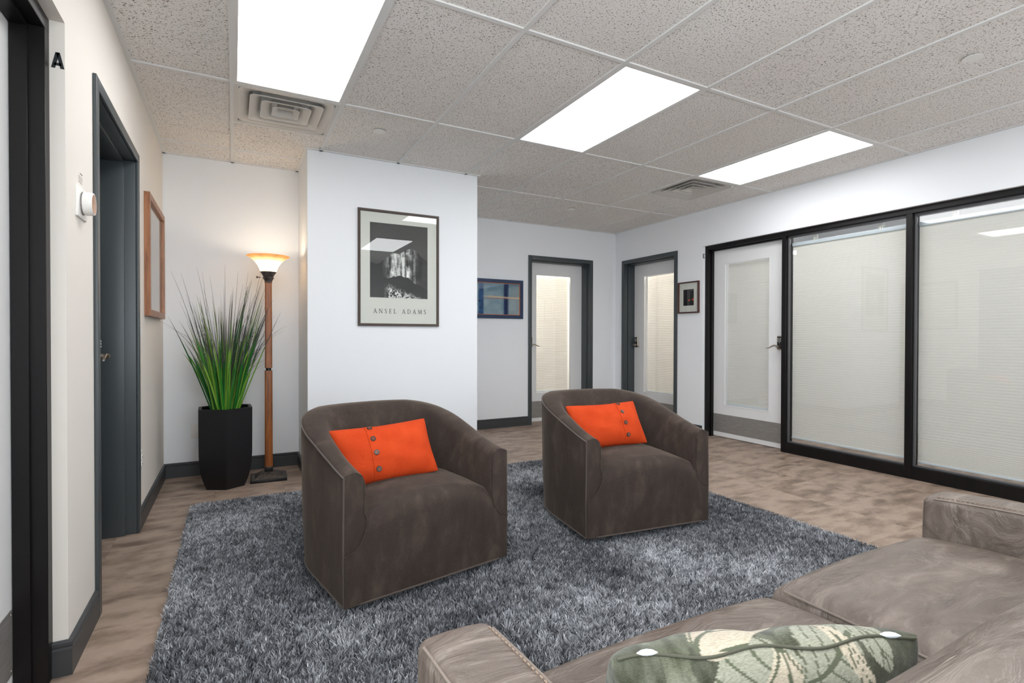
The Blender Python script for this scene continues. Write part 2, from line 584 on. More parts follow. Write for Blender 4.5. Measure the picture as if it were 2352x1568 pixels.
baseboard('baseboard_left', (XL, OA1, 0), (XL, -0.153, 0), (1, 0, 0))
baseboard('baseboard_left', (XL, 0.925, 0), (XL, YA, 0), (1, 0, 0))
baseboard('baseboard_left', (XL - 0.04, OA1, 0), (XL, OA1, 0), (0, -1, 0), 0, 0.013)
baseboard('baseboard_alcove', (XL, YA, 0), (BX0, YA, 0), (0, -1, 0))
baseboard('baseboard_center', (BX0, YB, 0), (BX0, YA, 0), (-1, 0, 0), 0.013)
baseboard('baseboard_center', (BX0, YB, 0), (BX1, YB, 0), (0, -1, 0), 0.013, 0.013)
baseboard('baseboard_center', (BX1, YB, 0), (BX1, YA + .12, 0), (1, 0, 0), 0.013)
baseboard('baseboard_back', (BX1, YF, 0), (3.318, YF, 0), (0, -1, 0))
baseboard('baseboard_back', (4.345, YF, 0), (XR, YF, 0), (0, -1, 0))
baseboard('baseboard_right', (XR, OD1 + .03, 0), (XR, YF, 0), (-1, 0, 0))
baseboard('baseboard_right', (XR, OS1, 0), (XR, OD0 - .03, 0), (-1, 0, 0))


# passage behind the poster wall: one added, unseen panel for the far wall
t_ = thing('ceiling_light', 'square ceiling panel in the passage behind the poster wall', 'light', (1.15, 2.66, H), group='rectangular ceiling panels')
hx = .29
fb = MB().box(-hx, hx, -hx, -hx + .016, -.004, .004).box(-hx, hx, hx - .016, hx, -.004, .004).box(-hx, -hx + .016, -hx + .016, hx - .016, -.004, .004).box(hx - .016, hx, -hx + .016, hx - .016, -.004, .004)
fb.build('frame', M['tee'], t_)
MB().box(-hx + .016, hx - .016, -hx + .016, hx - .016, -.003, .003).build('diffuser', M['panel'], t_)

# ---- ceiling lights, vents, sprinkler covers
for k, (ci, cj) in enumerate(LIGHTS):
    lb = ['bright rectangular ceiling panel nearest the left wall, beside the square vent', 'bright rectangular ceiling panel in the middle of the ceiling',
          'bright rectangular ceiling panel along the glazed partition wall', 'bright ceiling panel above the sofa, behind the viewer',
          'bright ceiling panel behind the viewer by the left wall', 'bright ceiling panel behind the viewer by the right wall'][k]
    x0, x1, y0, y1 = ci * T + .012, (ci + 1) * T - .012, cj * T + .012, (cj + 2) * T - .012
    t_ = thing('ceiling_light', lb, 'light', ((x0 + x1) / 2, (y0 + y1) / 2, H), group='rectangular ceiling panels')
    hx, hy = (x1 - x0) / 2, (y1 - y0) / 2; fw = 0.016
    fb = MB().box(-hx, hx, -hy, -hy + fw, 0, .02).box(-hx, hx, hy - fw, hy, 0, .02).box(-hx, -hx + fw, -hy + fw, hy - fw, 0, .02).box(hx - fw, hx, -hy + fw, hy - fw, 0, .02)
    fb.build('frame', M['tee'], t_)
    MB().box(-hx + fw, hx - fw, -hy + fw, hy - fw, 0.004, 0.012).build('diffuser', M['panel'], t_)


def vent(ci, cj, label, tilt=0.0):
    x0, x1, y0, y1 = ci * T + .012, (ci + 1) * T - .012, cj * T + .012, (cj + 1) * T - .012
    hs = (x1 - x0) / 2
    t_ = thing('ceiling_vent', label, 'vent', ((x0 + x1) / 2, (y0 + y1) / 2, H), group='square louvred ceiling vents')
    MB().box(-hs, hs, -hs, hs, 0.075, 0.08).build('duct_plate', M['duct'], t_)

    def ring(a0, z0, a1, z1, name, th=0.003, corner=0.03):
        def loop(a, z):
            r_ = min(corner, a * 0.3); P = []
            for qx, qy, s_ in ((1, 1, 0), (-1, 1, 1), (-1, -1, 2), (1, -1, 3)):
                for e in range(4):
                    an = math.pi / 2 * s_ + math.pi / 2 * e / 3
                    P.append((qx * (a - r_) + r_ * math.cos(an), qy * (a - r_) + r_ * math.sin(an), z))
            return P
        L = [loop(a0, z0), loop((a0 * .35 + a1 * .65), z0 * .75 + z1 * .25), loop(a1, z1), loop(a1 + th, z1), loop((a0 * .35 + a1 * .65) + th, z0 * .75 + z1 * .25 + th), loop(a0, z0 + th)]
        n = 16; V = sum(L, []); Fc = []
        for q in range(6):
            p = (q + 1) % 6
            Fc += [(q * n + i, q * n + (i + 1) % n, p * n + (i + 1) % n, p * n + i) for i in range(n)]
        return mesh(name, V, Fc, M['vent'], t_, ang=50)
    fb = MB()
    for a, b_ in ((hs, hs - .022),):
        fb.box(-a, a, -a, -b_, -0.002, .004).box(-a, a, b_, a, -0.002, .004).box(-a, -b_, -b_, b_, -0.002, .004).box(b_, a, -b_, b_, -0.002, .004)
    fb.build('frame', M['vent'], t_)
    ring(hs - .022, 0.0, hs - .10, 0.055, 'louver', corner=0.05)
    for a0 in (0.21, 0.145, 0.08):
        ring(a0, -0.004, a0 - .065 if a0 > .1 else a0 - .045, 0.045, 'louver')
    MB().box(-.05, .05, -.05, .05, 0.03, 0.034).build('center_plate', M['vent'], t_)
    return t_


vent(0, 1, 'square louvred ceiling vent at the end of the near ceiling panel')
vent(6, 1, 'square louvred ceiling vent next to the panel by the glazed partition')
for (x, y, lb) in ((0.913, 0.926, 'small round white sprinkler cover above the poster wall'), (3.371, -1.499, 'small round white sprinkler cover at the upper right of the ceiling'),
                   (3.371, 2.122, 'small round white sprinkler cover near the far glazed door')):
    o = MB().lathe([(0.0435, 0), (0.0435, .0025), (0.038, .0045), (0.02, .0045), (0.02, 0.016)], 32).build('sprinkler_cover', M['white_plastic'], None, ang=40, loc=(x, y, H - 0.0035))
    tag(o, lb, 'sprinkler cover', 'flush sprinkler covers')


# ---- doors
def lock(parent, x, y, z, side, keys=True):
    """keypad lever lock on a door face looking to -y; side=+1: lever points to +x"""
    V, Fc = rbox(.034, .012, .070, .011, 3, m=2)
    L = MB().add([(a + x, b_ + y - .011, c + z + .03) for a, b_, c in V], Fc).build('lock', M['nickel'], parent, ang=60)
    V, Fc = rbox(.025, .006, .060, .0055, 3, m=2)
    MB().add([(a + x, b_ + y - .021, c + z + .03) for a, b_, c in V], Fc).build('keypad', M['black'], L, ang=60)
    kb = MB()
    for r_ in range(3):
        for c_ in range(3):
            kb.box(x - .018 + c_ * .015, x - .012 + c_ * .015, y - .0285, y - .026, z + .040 + r_ * .014, z + .048 + r_ * .014)
    kb.box(x - .003, x + .003, y - .0285, y - .026, z + .026, z + .034)
    kb.build('key', M['white_plastic'], L)
    pts = []; rad = []
    for i in range(9):
        u = i / 8
        pts.append((x + side * (0.0 + .118 * u), y - .062 + .004 * math.sin(u * 3), z - 0.012 + .014 * math.sin(u * math.pi * 1.5 + .3)))
        rad.append(.0095 - .0045 * u)
    MB().cyl((x, y - .02, z - .008), (x, y - .066, z - .008), .017, .014, 18).tube(pts, rad, 8).build('lever', M['nickel'], L, ang=50)
    return L


def glazed_slab(t_, x0, x1, y, z0, z1, gx0, gx1, gz0, gz1, lockx, lside, lz, th=.045, kick=(.055, .275)):
    sb = MB().box(x0, gx0, y, y + th, z0, z1).box(gx1, x1, y, y + th, z0, z1).box(gx0, gx1, y, y + th, z0, gz0).box(gx0, gx1, y, y + th, gz1, z1)
    sb.build('slab', M['door_white'], t_)
    bw = .012
    bb = MB().box(gx0, gx0 + bw, y - .004, y + .012, gz0, gz1).box(gx1 - bw, gx1, y - .004, y + .012, gz0, gz1)
    bb.box(gx0 + bw, gx1 - bw, y - .004, y + .012, gz0, gz0 + bw).box(gx0 + bw, gx1 - bw, y - .004, y + .012, gz1 - bw, gz1)
    bb.build('glazing_bead', M['door_white'], t_)
    MB().box(gx0 + bw, gx1 - bw, y + .012, y + .017, gz0 + bw, gz1 - bw).build('pane', M['glass'], t_)
    MB().box(x0 + .012, x1 - .012, y - .0018, y + .001, kick[0], kick[1]).build('kick_plate', M['steel'], t_)
    lock(t_, lockx, y, lz, lside)


def pleat(w, z0, z1, pitch=.0225, amp=.0018, bunch=0.0, y=0):
    """sheet of softly rounded cells with a groove between them, local x across, centred on x=0"""
    prof = ((0, 1.0), (.16, -.1), (.36, -.8), (.6, -1.0), (.86, -.2))
    rows = []; z = z1
    while z > z0 + .002:
        p = pitch if (z - z0) > bunch else pitch * (0.42 + 0.3 * (z - z0) / max(bunch, 1e-6))
        for f_, o_ in prof:
            if z - p * f_ > z0:
                rows.append((z - p * f_, y + amp * o_))
        z -= p
    rows.append((z0, y))
    V = []; Fc = []
    for i, (zz, yy) in enumerate(rows):
        V += [(-w / 2, yy, zz), (w / 2, yy, zz)]
        if i:
            Fc.append((2 * i - 2, 2 * i - 1, 2 * i + 1, 2 * i))
    return V, Fc


def blind(name_lbl, w, z0, z1, loc, rz, bunch=0.0, rail=True):
    t_ = thing('pleated_blind', name_lbl, 'blind', loc, rz, group='pleated shades')
    V, Fc = pleat(w, z0 + .012, z1 - (.03 if rail else .004), bunch=bunch)
    mesh('pleated_fabric', V, Fc, M['blind'], t_, ang=179)
    if rail:
        MB().box(-w / 2, w / 2, -.018, .018, z1 - .035, z1).build('head_rail', M['blind_rail'], t_, bevel=.004)
        for bx in (-w * .28, w * .28):
            MB().box(bx - .018, bx + .018, -.014, .014, z1, z1 + .045).box(bx - .006, bx + .006, -.02, -.016, z1 - .02, z1 + .03).build('bracket', M['white_plastic'], t_)
    MB().box(-w / 2, w / 2, -.011, .011, z0, z0 + .014).build('bottom_rail', M['blind_rail'], t_, bevel=.003)
    return t_


def hm_frame(t_, W=1.016, Ht=2.172, f=.05):
    """steel door frame; local x along the wall from 0..W, y into the wall, z up"""
    pr_ = -.014
    fb = MB()
    for x0, x1 in ((0, f), (W - f, W)):
        fb.box(x0, x1, pr_, .0, 0, Ht)                       # face
    fb.box(f, W - f, pr_, .0, Ht - f, Ht)
    for x0, x1 in ((f - .02, f), (W - f, W - f + .02)):
        fb.box(x0, x1, .0, WT, 0, Ht - f)                    # jamb
    fb.box(f - .02, W - f + .02, .0, WT, Ht - f, Ht - f + .02)
    fb.build('frame', M['hm'], t_, bevel=.003, seg=2)
    sb = MB()
    for x0, x1 in ((f, f + .016), (W - f - .016, W - f)):
        sb.box(x0, x1, .052, WT - .002, 0, Ht - f)
    sb.box(f + .016, W - f - .016, .052, WT - .002, Ht - f - .016, Ht - f)
    sb.build('door_stop', M['hm'], t_, bevel=.002)


DW = 1.016
# far door
d1 = thing('door_1', 'white glazed door in charcoal frame on the far wall', 'door', (3.323, YF, 0), 0, kind='structure')
hm_frame(d1)
glazed_slab(d1, .052, DW - .052, WT, .012, 2.118, 3.53 - 3.323, 4.10 - 3.323, .374, 1.958, .052 + .066, 1, 1.03)
blind('lit cream pleated shade behind the glass of the far-wall door', .56, .385, 1.95, (3.815, YF + WT + .075, 0), 0, rail=False)
# door next to the corner on the right wall
d2 = thing('door_2', 'white glazed door in charcoal frame on the right wall by the corner', 'door', (XR, 2.86, 0), R(-90), kind='structure')
hm_frame(d2)
glazed_slab(d2, .052, DW - .052, WT, .012, 2.118, 2.86 - 2.618, 2.86 - 2.055, .374, 1.958, .052 + .066, 1, 1.03)
blind('lit cream pleated shade behind the glass of the corner door', .565, .385, 1.95, (XR + WT + .075, 2.337, 0), R(-90), rail=False)
# grey door on the left wall
d3 = thing('door_3', 'charcoal steel door in deep charcoal frame on the left wall', 'door', (XL, -0.152, 0), R(90), kind='structure')
hm_frame(d3, W=1.075)
MB().box(.052, 1.075 - .052, WT - .004, WT + .045, .012, 2.118).build('slab', M['hm'], d3, bevel=.002)
lock(d3, .86, WT - .004, 1.03, -1)

# storefront on the right wall (dark bronze)
FXP = XR + 0.035              # front plane of the frame
FD = 0.114
tr1 = thing('trim_1', 'dark bronze aluminium frame of the glazed partition on the right', 'window frame', (FXP, OS1, 0), R(-90), kind='structure')
# local x = OS1 - Y
LX = lambda yy: OS1 - yy


def member(t_, x0, x1, z0, z1, name, d=FD):
    return MB().box(x0, x1, 0, d, z0, z1).build(name, M['bronze'], t_, bevel=.0015, seg=1)


MUL = [(0.517, 0.472), (-0.557, -0.602), (-1.672, -1.717)]
member(tr1, 0.001, LX(-1.717), 2.118, 2.164, 'header')
member(tr1, 0.001, 0.047, 0, 2.118, 'jamb')
for a, c_ in MUL:
    member(tr1, LX(a), LX(c_), 0, 2.118, 'mullion')
for a, c_ in ((0.472, -0.557), (-0.602, -1.672)):
    member(tr1, LX(a), LX(c_), 0, 0.098, 'bottom_rail')
    bd = MB()
    for (x0, x1, z0, z1) in ((LX(a), LX(c_), .098, .112), (LX(a), LX(c_), 2.096, 2.118), (LX(a), LX(a) + .016, .112, 2.096), (LX(c_) - .016, LX(c_), .112, 2.096)):
        bd.box(x0, x1, .032, .052, z0, z1)
    bd.build('glazing_bead', M['gasket'], tr1, bevel=.002)
# door stop strips
ds = MB().box(.047, .06, .045, .083, 0, 2.118).box(.06, LX(.517), .045, .083, 2.105, 2.118)
ds.build('door_stop', M['bronze'], tr1, bevel=.001, seg=1)
wi = 0
for a, c_, lb in ((0.472, -0.557, 'glass pane of the partition beside the lettered door'), (-0.602, -1.672, 'glass pane of the partition at the right edge of the picture')):
    wi += 1
    o = MB().box(FXP + .052, FXP + .058, c_, a, .098, 2.118).build('window_%d' % wi, M['glass'])
    struct(o, lb, 'window')
    MB().box(FXP + .050, FXP + .060, c_, c_ + .006, .098, 2.118).build('gasket', M['gasket'], o)
XBL = FXP + .058 + .045
blind('wide pleated shade in the glazed pane beside the lettered white door', 1.018, .135, 2.056, (XBL, -0.043, 0), R(-90))
blind('wide pleated shade in the glazed pane at the far right', 1.058, .120, 2.056, (XBL, -1.137, 0), R(-90), bunch=.17)
# lettered door E
d4 = thing('door_4', 'white glazed door with steel kick plate in the dark bronze partition', 'door', (FXP, OS1, 0), R(-90), kind='structure')
glazed_slab(d4, .050, LX(.520), .085, .012, 2.113, LX(1.267), LX(.700), .36, 1.958, LX(.520) - .058, -1, 1.045, kick=(.06, .262))
blind('pleated shade behind the glass of the lettered white door', .55, .37, 1.95, (FXP + .085 + .06, (1.267 + .70) / 2, 0), R(-90), rail=False)

# door A on the left, same bronze frame
FXA = XL - 0.04
tr2 = thing('trim_2', 'dark bronze aluminium frame around the near left door', 'door frame', (FXA, OA0, 0), R(90), kind='structure')
WA = OA1 - OA0
member(tr2, 0, WA, 2.118, 2.164, 'header')
member(tr2, WA - .046, WA - .001, 0, 2.118, 'jamb')
member(tr2, .001, .046, 0, 2.118, 'jamb')
MB().box(WA - .060, WA - .046, .040, .083, 0, 2.118).box(.06, WA - .06, .040, .083, 2.104, 2.118).box(.046, .06, .040, .083, 0, 2.118).build('door_stop', M['bronze'], tr2, bevel=.001, seg=1)
d5 = thing('door_5', 'white door with steel kick plate at the left edge', 'door', (FXA, OA0, 0), R(90), kind='structure')
MB().box(.050, WA - .050, .085, .13, .012, 2.113).build('slab', M['door_white'], d5, bevel=.0015, seg=1)
kp = MB().box(.062, WA - .062, .0832, .086, .07, .275).build('kick_plate', M['steel'], d5)
for sx in (.075, WA / 2, WA - .072):
    for sz in (.085, .26):
        MB().cyl((sx, .0835, sz), (sx, .0815, sz), .005, .003, 10).build('screw', M['nickel'], kp)


# letters
def letter(shape, name, label, loc, rz, hgt):
    if shape == 'A':
        polys = [[(0, 0), (.20, 0), (.42, 1), (.22, 1)], [(.66, 0), (.46, 0), (.24, 1), (.44, 1)], [(.13, .17), (.53, .17), (.48, .35), (.18, .35)]]
    else:
        polys = [[(0, 0), (.2, 0), (.2, 1), (0, 1)], [(.2, 0), (.58, 0), (.58, .17), (.2, .17)], [(.2, .42), (.52, .42), (.52, .58), (.2, .58)], [(.2, .83), (.58, .83), (.58, 1), (.2, 1)]]
    b_ = MB()
    for p in polys:
        n = len(p)
        V = [((x - .33) * hgt, 0, z * hgt) for x, z in p] + [((x - .33) * hgt, -.0008, z * hgt) for x, z in p]
        b_.add(V, [tuple(range(n, 2 * n)), tuple(range(n))[::-1]] + [(i, (i + 1) % n, n + (i + 1) % n, n + i) for i in range(n)])
    o = b_.build(name, M['ink'], None, loc=loc)
    o.rotation_euler = (0, 0, rz)
    return tag(o, label, 'letter')


letter('A', 'letter_sticker', 'black letter A on the white return beside the near left door', (XL - .0185, OA1 - .0002, 2.012), 0, .052)
letter('E', 'letter_sticker', 'tiny black letter E beside the top of the bronze framed door', (XR + .016, OS1 - .0002, 2.03), 0, .05)


# ---- wall plates and thermostat
def plate(label, loc, rz, kind):
    t_ = thing('wall_plate', label, {'switch': 'light switch', 'outlet': 'outlet', 'blank': 'blank plate'}[kind], loc, rz)
    V, Fc = rbox(.036, .004, .058, .0035, 2, m=2)
    mesh('cover', [(a, b_ - .003, c_) for a, b_, c_ in V], Fc, M['white_plastic'], t_, ang=60)
    if kind == 'switch':
        MB().box(-.016, .016, -.011, -.006, -.032, .032).build('rocker', M['white_plastic'], t_, bevel=.002)
    elif kind == 'outlet':
        for dz in (-.02, .02):
            s_ = MB().box(-.015, .015, -.010, -.006, dz - .013, dz + .013).build('socket', M['white_plastic'], t_, bevel=.002)
            MB().box(-.007, -.004, -.0105, -.0095, dz - .005, dz + .005).box(.004, .007, -.0105, -.0095, dz - .005, dz + .005).build('slot', M['black'], s_)
    return t_


plate('white light switch on the left wall under the wooden frame', (XL, .965, 1.142), R(90), 'switch')
plate('white outlet low on the left wall beyond the grey door', (XL, 1.0, .392), R(90), 'outlet')
plate('blank white plate on the alcove wall behind the planter', (-.266, YA, .362), 0, 'blank')

th = thing('thermostat', 'round white thermostat with bronze face on the left wall', 'thermostat', (XL, -.345, 1.612), R(90))
V, Fc = rbox(.066, .004, .056, .003, 2, m=2)
mesh('wall_plate', [(a, b_ - .003, c_) for a, b_, c_ in V], Fc, M['white_plastic'], th, ang=60)
M['copper'] = mat('bronze_mirror', lin(190, 140, 110), .12, metal=.9)


def ylathe(b_, prof, n=36):
    V = []
    for r_, y in prof:
        V += [(r_ * math.cos(2 * math.pi * i / n), y, r_ * math.sin(2 * math.pi * i / n)) for i in range(n)]
    Fc = []
    for k in range(len(prof) - 1):
        Fc += [(k * n + i, (k + 1) * n + i, (k + 1) * n + (i + 1) % n, k * n + (i + 1) % n) for i in range(n)]
    Fc += [tuple(range(n)), tuple(range((len(prof) - 1) * n, len(prof) * n))[::-1]]
    return b_.add(V, Fc)


ylathe(MB(), [(.036, -.006), (.036, -.010), (.041, -.012), (.0425, -.018), (.0415, -.036), (.039, -.041)]).build('dial', M['white_plastic'], th, ang=50)
ylathe(MB(), [(.036, -.040), (.036, -.0418), (.033, -.0424)]).build('face', M['copper'], th, ang=30)
ylathe(MB(), [(.0415, -.0095), (.0415, -.0115)]).build('seam_ring', M['greytext'], th)
wn = MB().box(-.012, .022, -.0006, 0, .033, .037)
for i, w_ in enumerate((.056, .056, .05, .05)):
    wn.box(-.034, -.034 + w_, -.0006, 0, .022 - i * .007, .0234 - i * .007)
o = wn.build('wall_notice', M['greytext'], None, loc=(XL, -.335, 1.685)); o.rotation_euler = (0, 0, R(90))
tag(o, 'tiny printed lines on the left wall above the thermostat', 'notice')

# ------------------------------------------------------------------ PICTURES
M['print'] = col_material('printed_paper', .55, .3)
M['mat_board'] = mat('cream_mat_board', lin(222, 221, 214), .8)
M['frame_brown'] = mat('dark_brown_moulding', lin(72, 58, 50), .3)
M['frame_red'] = mat('reddish_wood_moulding', lin(74, 38, 30), .4)


def m_wood(name, a, b_, c_, scale=(30, 30, 2.2), rough=.4):
    m = mat(name, rough=rough); t = NT(m)
    n_ = t.noise(t.coord(scale), 1.6, 5, .6, 1.2)
    n2 = t.noise(t.coord((scale[0] * 4, scale[1] * 4, scale[2] * 1.3)), 2, 3)
    col = t.ramp(n_, [(.32, a), (.5, b_), (.72, c_)])
    t.base(t.mix(.25, col, t.ramp(n2, [(.3, a), (.7, c_)])))
    t.bump(n2, .05, .002)
    return m


M['oak'] = m_wood('warm_wood', lin(112, 66, 38), lin(152, 98, 62), lin(176, 122, 84))
M['blue_frame'] = m_wood('blue_stained_wood', lin(12, 30, 58), lin(18, 44, 82), lin(34, 66, 108), (12, 12, 30))


def moulding(t_, W_, H_, f, d, material, prof='round', name='frame'):
    """mitred frame with 4 sides as one moulding, back on y=0, front at -d"""
    pf = {'round': [(0, 0), (0, -d * .8), (f * .15, -d), (f * .5, -d * .92), (f * .62, -d), (f * .85, -d * .95), (f, -d * .7), (f, 0)],
          'flat': [(0, 0), (0, -d), (f * .97, -d), (f, -d * .9), (f, 0)]}[prof]
    corners = [(-1, -1), (1, -1), (1, 1), (-1, 1)]
    V = []
    for sx, sz in corners:
        for a, y in pf:
            V.append((sx * (W_ / 2 - a), y, sz * (H_ / 2 - a)))
    n = len(pf); Fc = []
    for k in range(4):
        j = (k + 1) % 4
        Fc += [(k * n + i, k * n + i + 1, j * n + i + 1, j * n + i) for i in range(n - 1)]
    return mesh(name, V, Fc, material, t_, ang=25)


def pane(t_, W_, H_, y):
    return MB().box(-W_ / 2, W_ / 2, y - .001, y + .001, -H_ / 2, H_ / 2).build('glass', M['glass'], t_)


# poster
pw_, ph_ = 0.688, 0.952
po = thing('framed_poster', 'large framed black and white mountain poster with a name printed below', 'poster', (1.2325, YB, 1.6925), 0)
moulding(po, pw_, ph_, .021, .020, M['frame_brown'])
MB().box(-pw_ / 2 + .018, pw_ / 2 - .018, -.006, -.002, -ph_ / 2 + .018, ph_ / 2 - .018).build('paper', M['mat_board'], po)
IW, IH = .489, .613


def art_mountain(u, v):
    n_ = .7 * fbm(u * 30, v * 6, 4, 3) + .3 * fbm(u * 16 + 3, v * 26, 3, 33); n2 = fbm(u * 70, v * 60, 3, 9); n3 = fbm(u * 6, v * 4, 3, 14)
    sky = 66 + 14 * (1 - v) + 6 * (fbm(u * 4, v * 4, 3, 5) - .5)
    # a generic crag: broad shoulder on the left, higher summit on the right, dark foreground ridge
    ridge = .46 + .22 * np.exp(-((u - .70) / .26) ** 2) + .10 * np.exp(-((u - .36) / .12) ** 2) + .03 * (fbm(u * 9, u * 0, 3, 21) - .5)
    rock = np.clip(150 + 620 * (n_ - .48), 34, 240)
    lit = np.clip((u - .20) * 6, 0, 1) * np.clip((.84 - u) * 7, .12, 1) * np.clip(.75 + .6 * n3, .6, 1.1)
    rock = 30 + (rock - 30) * lit
    c_ = np.where(v < ridge, rock, sky)
    fore = .21 + .16 * (fbm(u * 5, u * 0 + 2, 3, 31) - .5) + .06 * np.sin(u * 4)
    c_ = np.where(v < fore, 20 + 24 * n2, c_)
    snow = np.clip((.17 + .30 * (.45 - u) - v) * 12, 0, 1) * np.clip((u - .22) * 9, 0, 1) * np.clip((n2 - .46) * 14, 0, 1)
    c_ = c_ * (1 - snow) + (205 + 120 * (n2 - .5)) * snow
    return s2l(np.stack([c_, c_ * .995, c_ * .985], 1))


o = print_grid('printed_picture', po, IW, IH, 260, 325, art_mountain, M['print'], y=-.0065)
o.location = (-.002, 0, 1.757 - 1.6925)
# lettering on the poster: serif capitals as strokes
GL = {
    'A': (.80, [(.40, 1, .08, 0, .045), (.38, 1, .72, 0, .10), (.19, .33, .60, .33, .045), (.0, .02, .2, .02, .04), (.58, .02, .84, .02, .04)]),
    'N': (.86, [(.14, 0, .14, 1, .05), (.10, 1, .74, .02, .10), (.74, 0, .74, 1, .05), (.02, .02, .26, .02, .04), (.0, .98, .16, .98, .04), (.62, .98, .86, .98, .04)]),
    'S': (.58, [(.48, .82, .38, .96, .05), (.38, .96, .22, .97, .06), (.22, .97, .10, .84, .08), (.10, .84, .13, .68, .09), (.13, .68, .40, .42, .11), (.40, .42, .48, .26, .09), (.48, .26, .40, .07, .08), (.40, .07, .22, .02, .06), (.22, .02, .08, .16, .05)]),
    'E': (.62, [(.14, 0, .14, 1, .10), (.02, .02, .54, .02, .045), (.54, .02, .56, .18, .035), (.14, .52, .42, .52, .045), (.42, .42, .42, .62, .035), (.02, .98, .50, .98, .045), (.50, .98, .50, .84, .035)]),
    'L': (.60, [(.14, 0, .14, 1, .10), (.02, .02, .54, .02, .045), (.54, .02, .57, .2, .035), (.02, .98, .28, .98, .045)]),
    'D': (.82, [(.14, 0, .14, 1, .10), (.02, .02, .40, .02, .045), (.40, .02, .60, .13, .06), (.60, .13, .72, .34, .08), (.72, .34, .74, .54, .10), (.74, .54, .66, .80, .09), (.66, .80, .44, .97, .06), (.44, .97, .02, .98, .045)]),
    'M': (1.0, [(.14, 0, .18, 1, .045), (.16, 1, .50, .06, .10), (.50, .06, .82, 1, .045), (.82, 1, .88, 0, .10), (.02, .02, .26, .02, .04), (.76, .02, 1.0, .02, .04)]),
    ' ': (.45, []),
}


def serif(text, parent, x0, x1, zb, hgt, y, material):
    wid = sum(GL[c_][0] for c_ in text) * hgt
    gap = ((x1 - x0) - wid) / (len(text) - 1)
    x = x0
    for c_ in text:
        b_ = MB()
        for (ax, az, bx, bz, th_) in GL[c_][1]:
            p = Vector((ax, az)); q = Vector((bx, bz)); d = (q - p).normalized(); nn = Vector((-d.y, d.x)) * (th_ + .03) / 2
            e = d * .02
            Q = [p - e - nn, q + e - nn, q + e + nn, p - e + nn]
            b_.add([(x + k.x * hgt, y, zb + k.y * hgt) for k in Q], [(0, 1, 2, 3)])
        if GL[c_][1]:
            b_.build('letter', material, parent)
        x += GL[c_][0] * hgt + gap


serif('ANSEL ADAMS', po, 1.013 - 1.2325, 1.462 - 1.2325, 1.322 - 1.6925, .036, -.0068, M['ink'])
pane(po, pw_ - .03, ph_ - .03, -.0115)

# blue painting
bp = thing('framed_painting', 'blue abstract painting in a wide blue frame on the far wall', 'painting', (2.875, YF, 1.597), 0)
moulding(bp, .73, .483, .043, .022, M['blue_frame'], 'flat')
M['orange_fillet'] = mat('orange_fillet', lin(190, 104, 40), .5)
moulding(bp, .648, .401, .009, .016, M['orange_fillet'], 'flat', 'fillet')


def art_blue(u, v):
    n_ = fbm(u * 8, v * 5, 4, 2); n2 = fbm(u * 22, v * 14, 3, 4)
    c_ = np.stack([108 + 50 * n_, 138 + 40 * n_, 156 + 34 * n_], 1)
    grey = np.clip((u - .62) * 2.4, 0, 1)[:, None] * .6
    c_ = c_ * (1 - grey) + np.array([150, 152, 150]) * grey
    for a, w_, col in ((.16, .055, (44, 84, 134)), (.70, .055, (20, 42, 92))):
        k = np.clip(1 - np.abs(u - a - .012 * (n2 - .5)) / w_, 0, 1)[:, None] ** .15
        k = np.where(np.abs(u - a)[:, None] < w_, k, 0)
        c_ = c_ * (1 - k) + (np.array(col) * (.7 + .6 * n2[:, None])) * k
    top = np.clip((v - .88) * 9, 0, 1)[:, None] * .6 * (n_[:, None] + .3)
    c_ = c_ * (1 - top) + np.array([60, 98, 138]) * top
    hz = np.exp(-((v - .555 - .012 * np.sin(u * 5)) / .026) ** 2)[:, None] * np.clip((u - .16) * 6, 0, 1)[:, None]
    c_ = c_ * (1 - hz) + np.array([222, 186, 150]) * hz
    hz2 = np.exp(-((v - .51) / .012) ** 2)[:, None] * np.clip((u - .1) * 3, 0, .8)[:, None] * np.clip((.9 - u) * 5, 0, 1)[:, None]
    c_ = c_ * (1 - hz2) + np.array([150, 96, 86]) * hz2
    d = np.exp(-(((u - .125) / .016) ** 2 + ((v - .42) / .026) ** 2) ** 2)[:, None]
    return s2l(np.clip(c_ * (1 - d) + 12 * d, 0, 255))


print_grid('canvas', bp, .636, .389, 130, 80, art_blue, M['print'], y=-.010)
pane(bp, .64, .392, -.0125)

# small picture on the right wall (faces -X)
sp_ = thing('framed_photo', 'small framed dark photo with an orange glow beside the lettered door', 'picture', (XR, 1.664, 1.595), R(-90))
moulding(sp_, .313, .370, .016, .026, M['frame_red'])
MB().box(-.143, .143, -.010, -.004, -.172, .172).build('mat_board', M['mat_board'], sp_)


def art_glow(u, v):
    c_ = np.stack([14 + 8 * v, 14 + 8 * v, 18 + 10 * v], 1)
    k = np.clip(1 - np.abs(u - .82) / .2, 0, 1)[:, None] * .35
    c_ = c_ * (1 - k) + np.array([96, 92, 84]) * k
    for a, w_, z_, h_ in ((.55, .13, .33, .05), (.92, .10, .36, .07)):
        e = np.exp(-(((u - a) / w_) ** 2 + ((v - z_) / h_) ** 2) ** 1.5)[:, None]
        c_ = c_ * (1 - e) + np.array([235, 88, 30]) * e
    return s2l(c_)


print_grid('printed_picture', sp_, .158, .19, 40, 50, art_glow, M['print'], y=-.0105)
pane(sp_, .287, .344, -.014)

# wooden frame on the left wall
wf = thing('framed_board', 'square wooden frame with a pale blank sheet on the left wall', 'picture', (XL, 1.583, 1.645), R(90))
moulding(wf, .80, .775, .042, .032, M['oak'], 'flat')
MB().box(-.36, .36, -.012, -.004, -.348, .348).build('sheet', mat('pale_sheet', lin(222, 208, 198), .7), wf)
pane(wf, .72, .70, -.016)

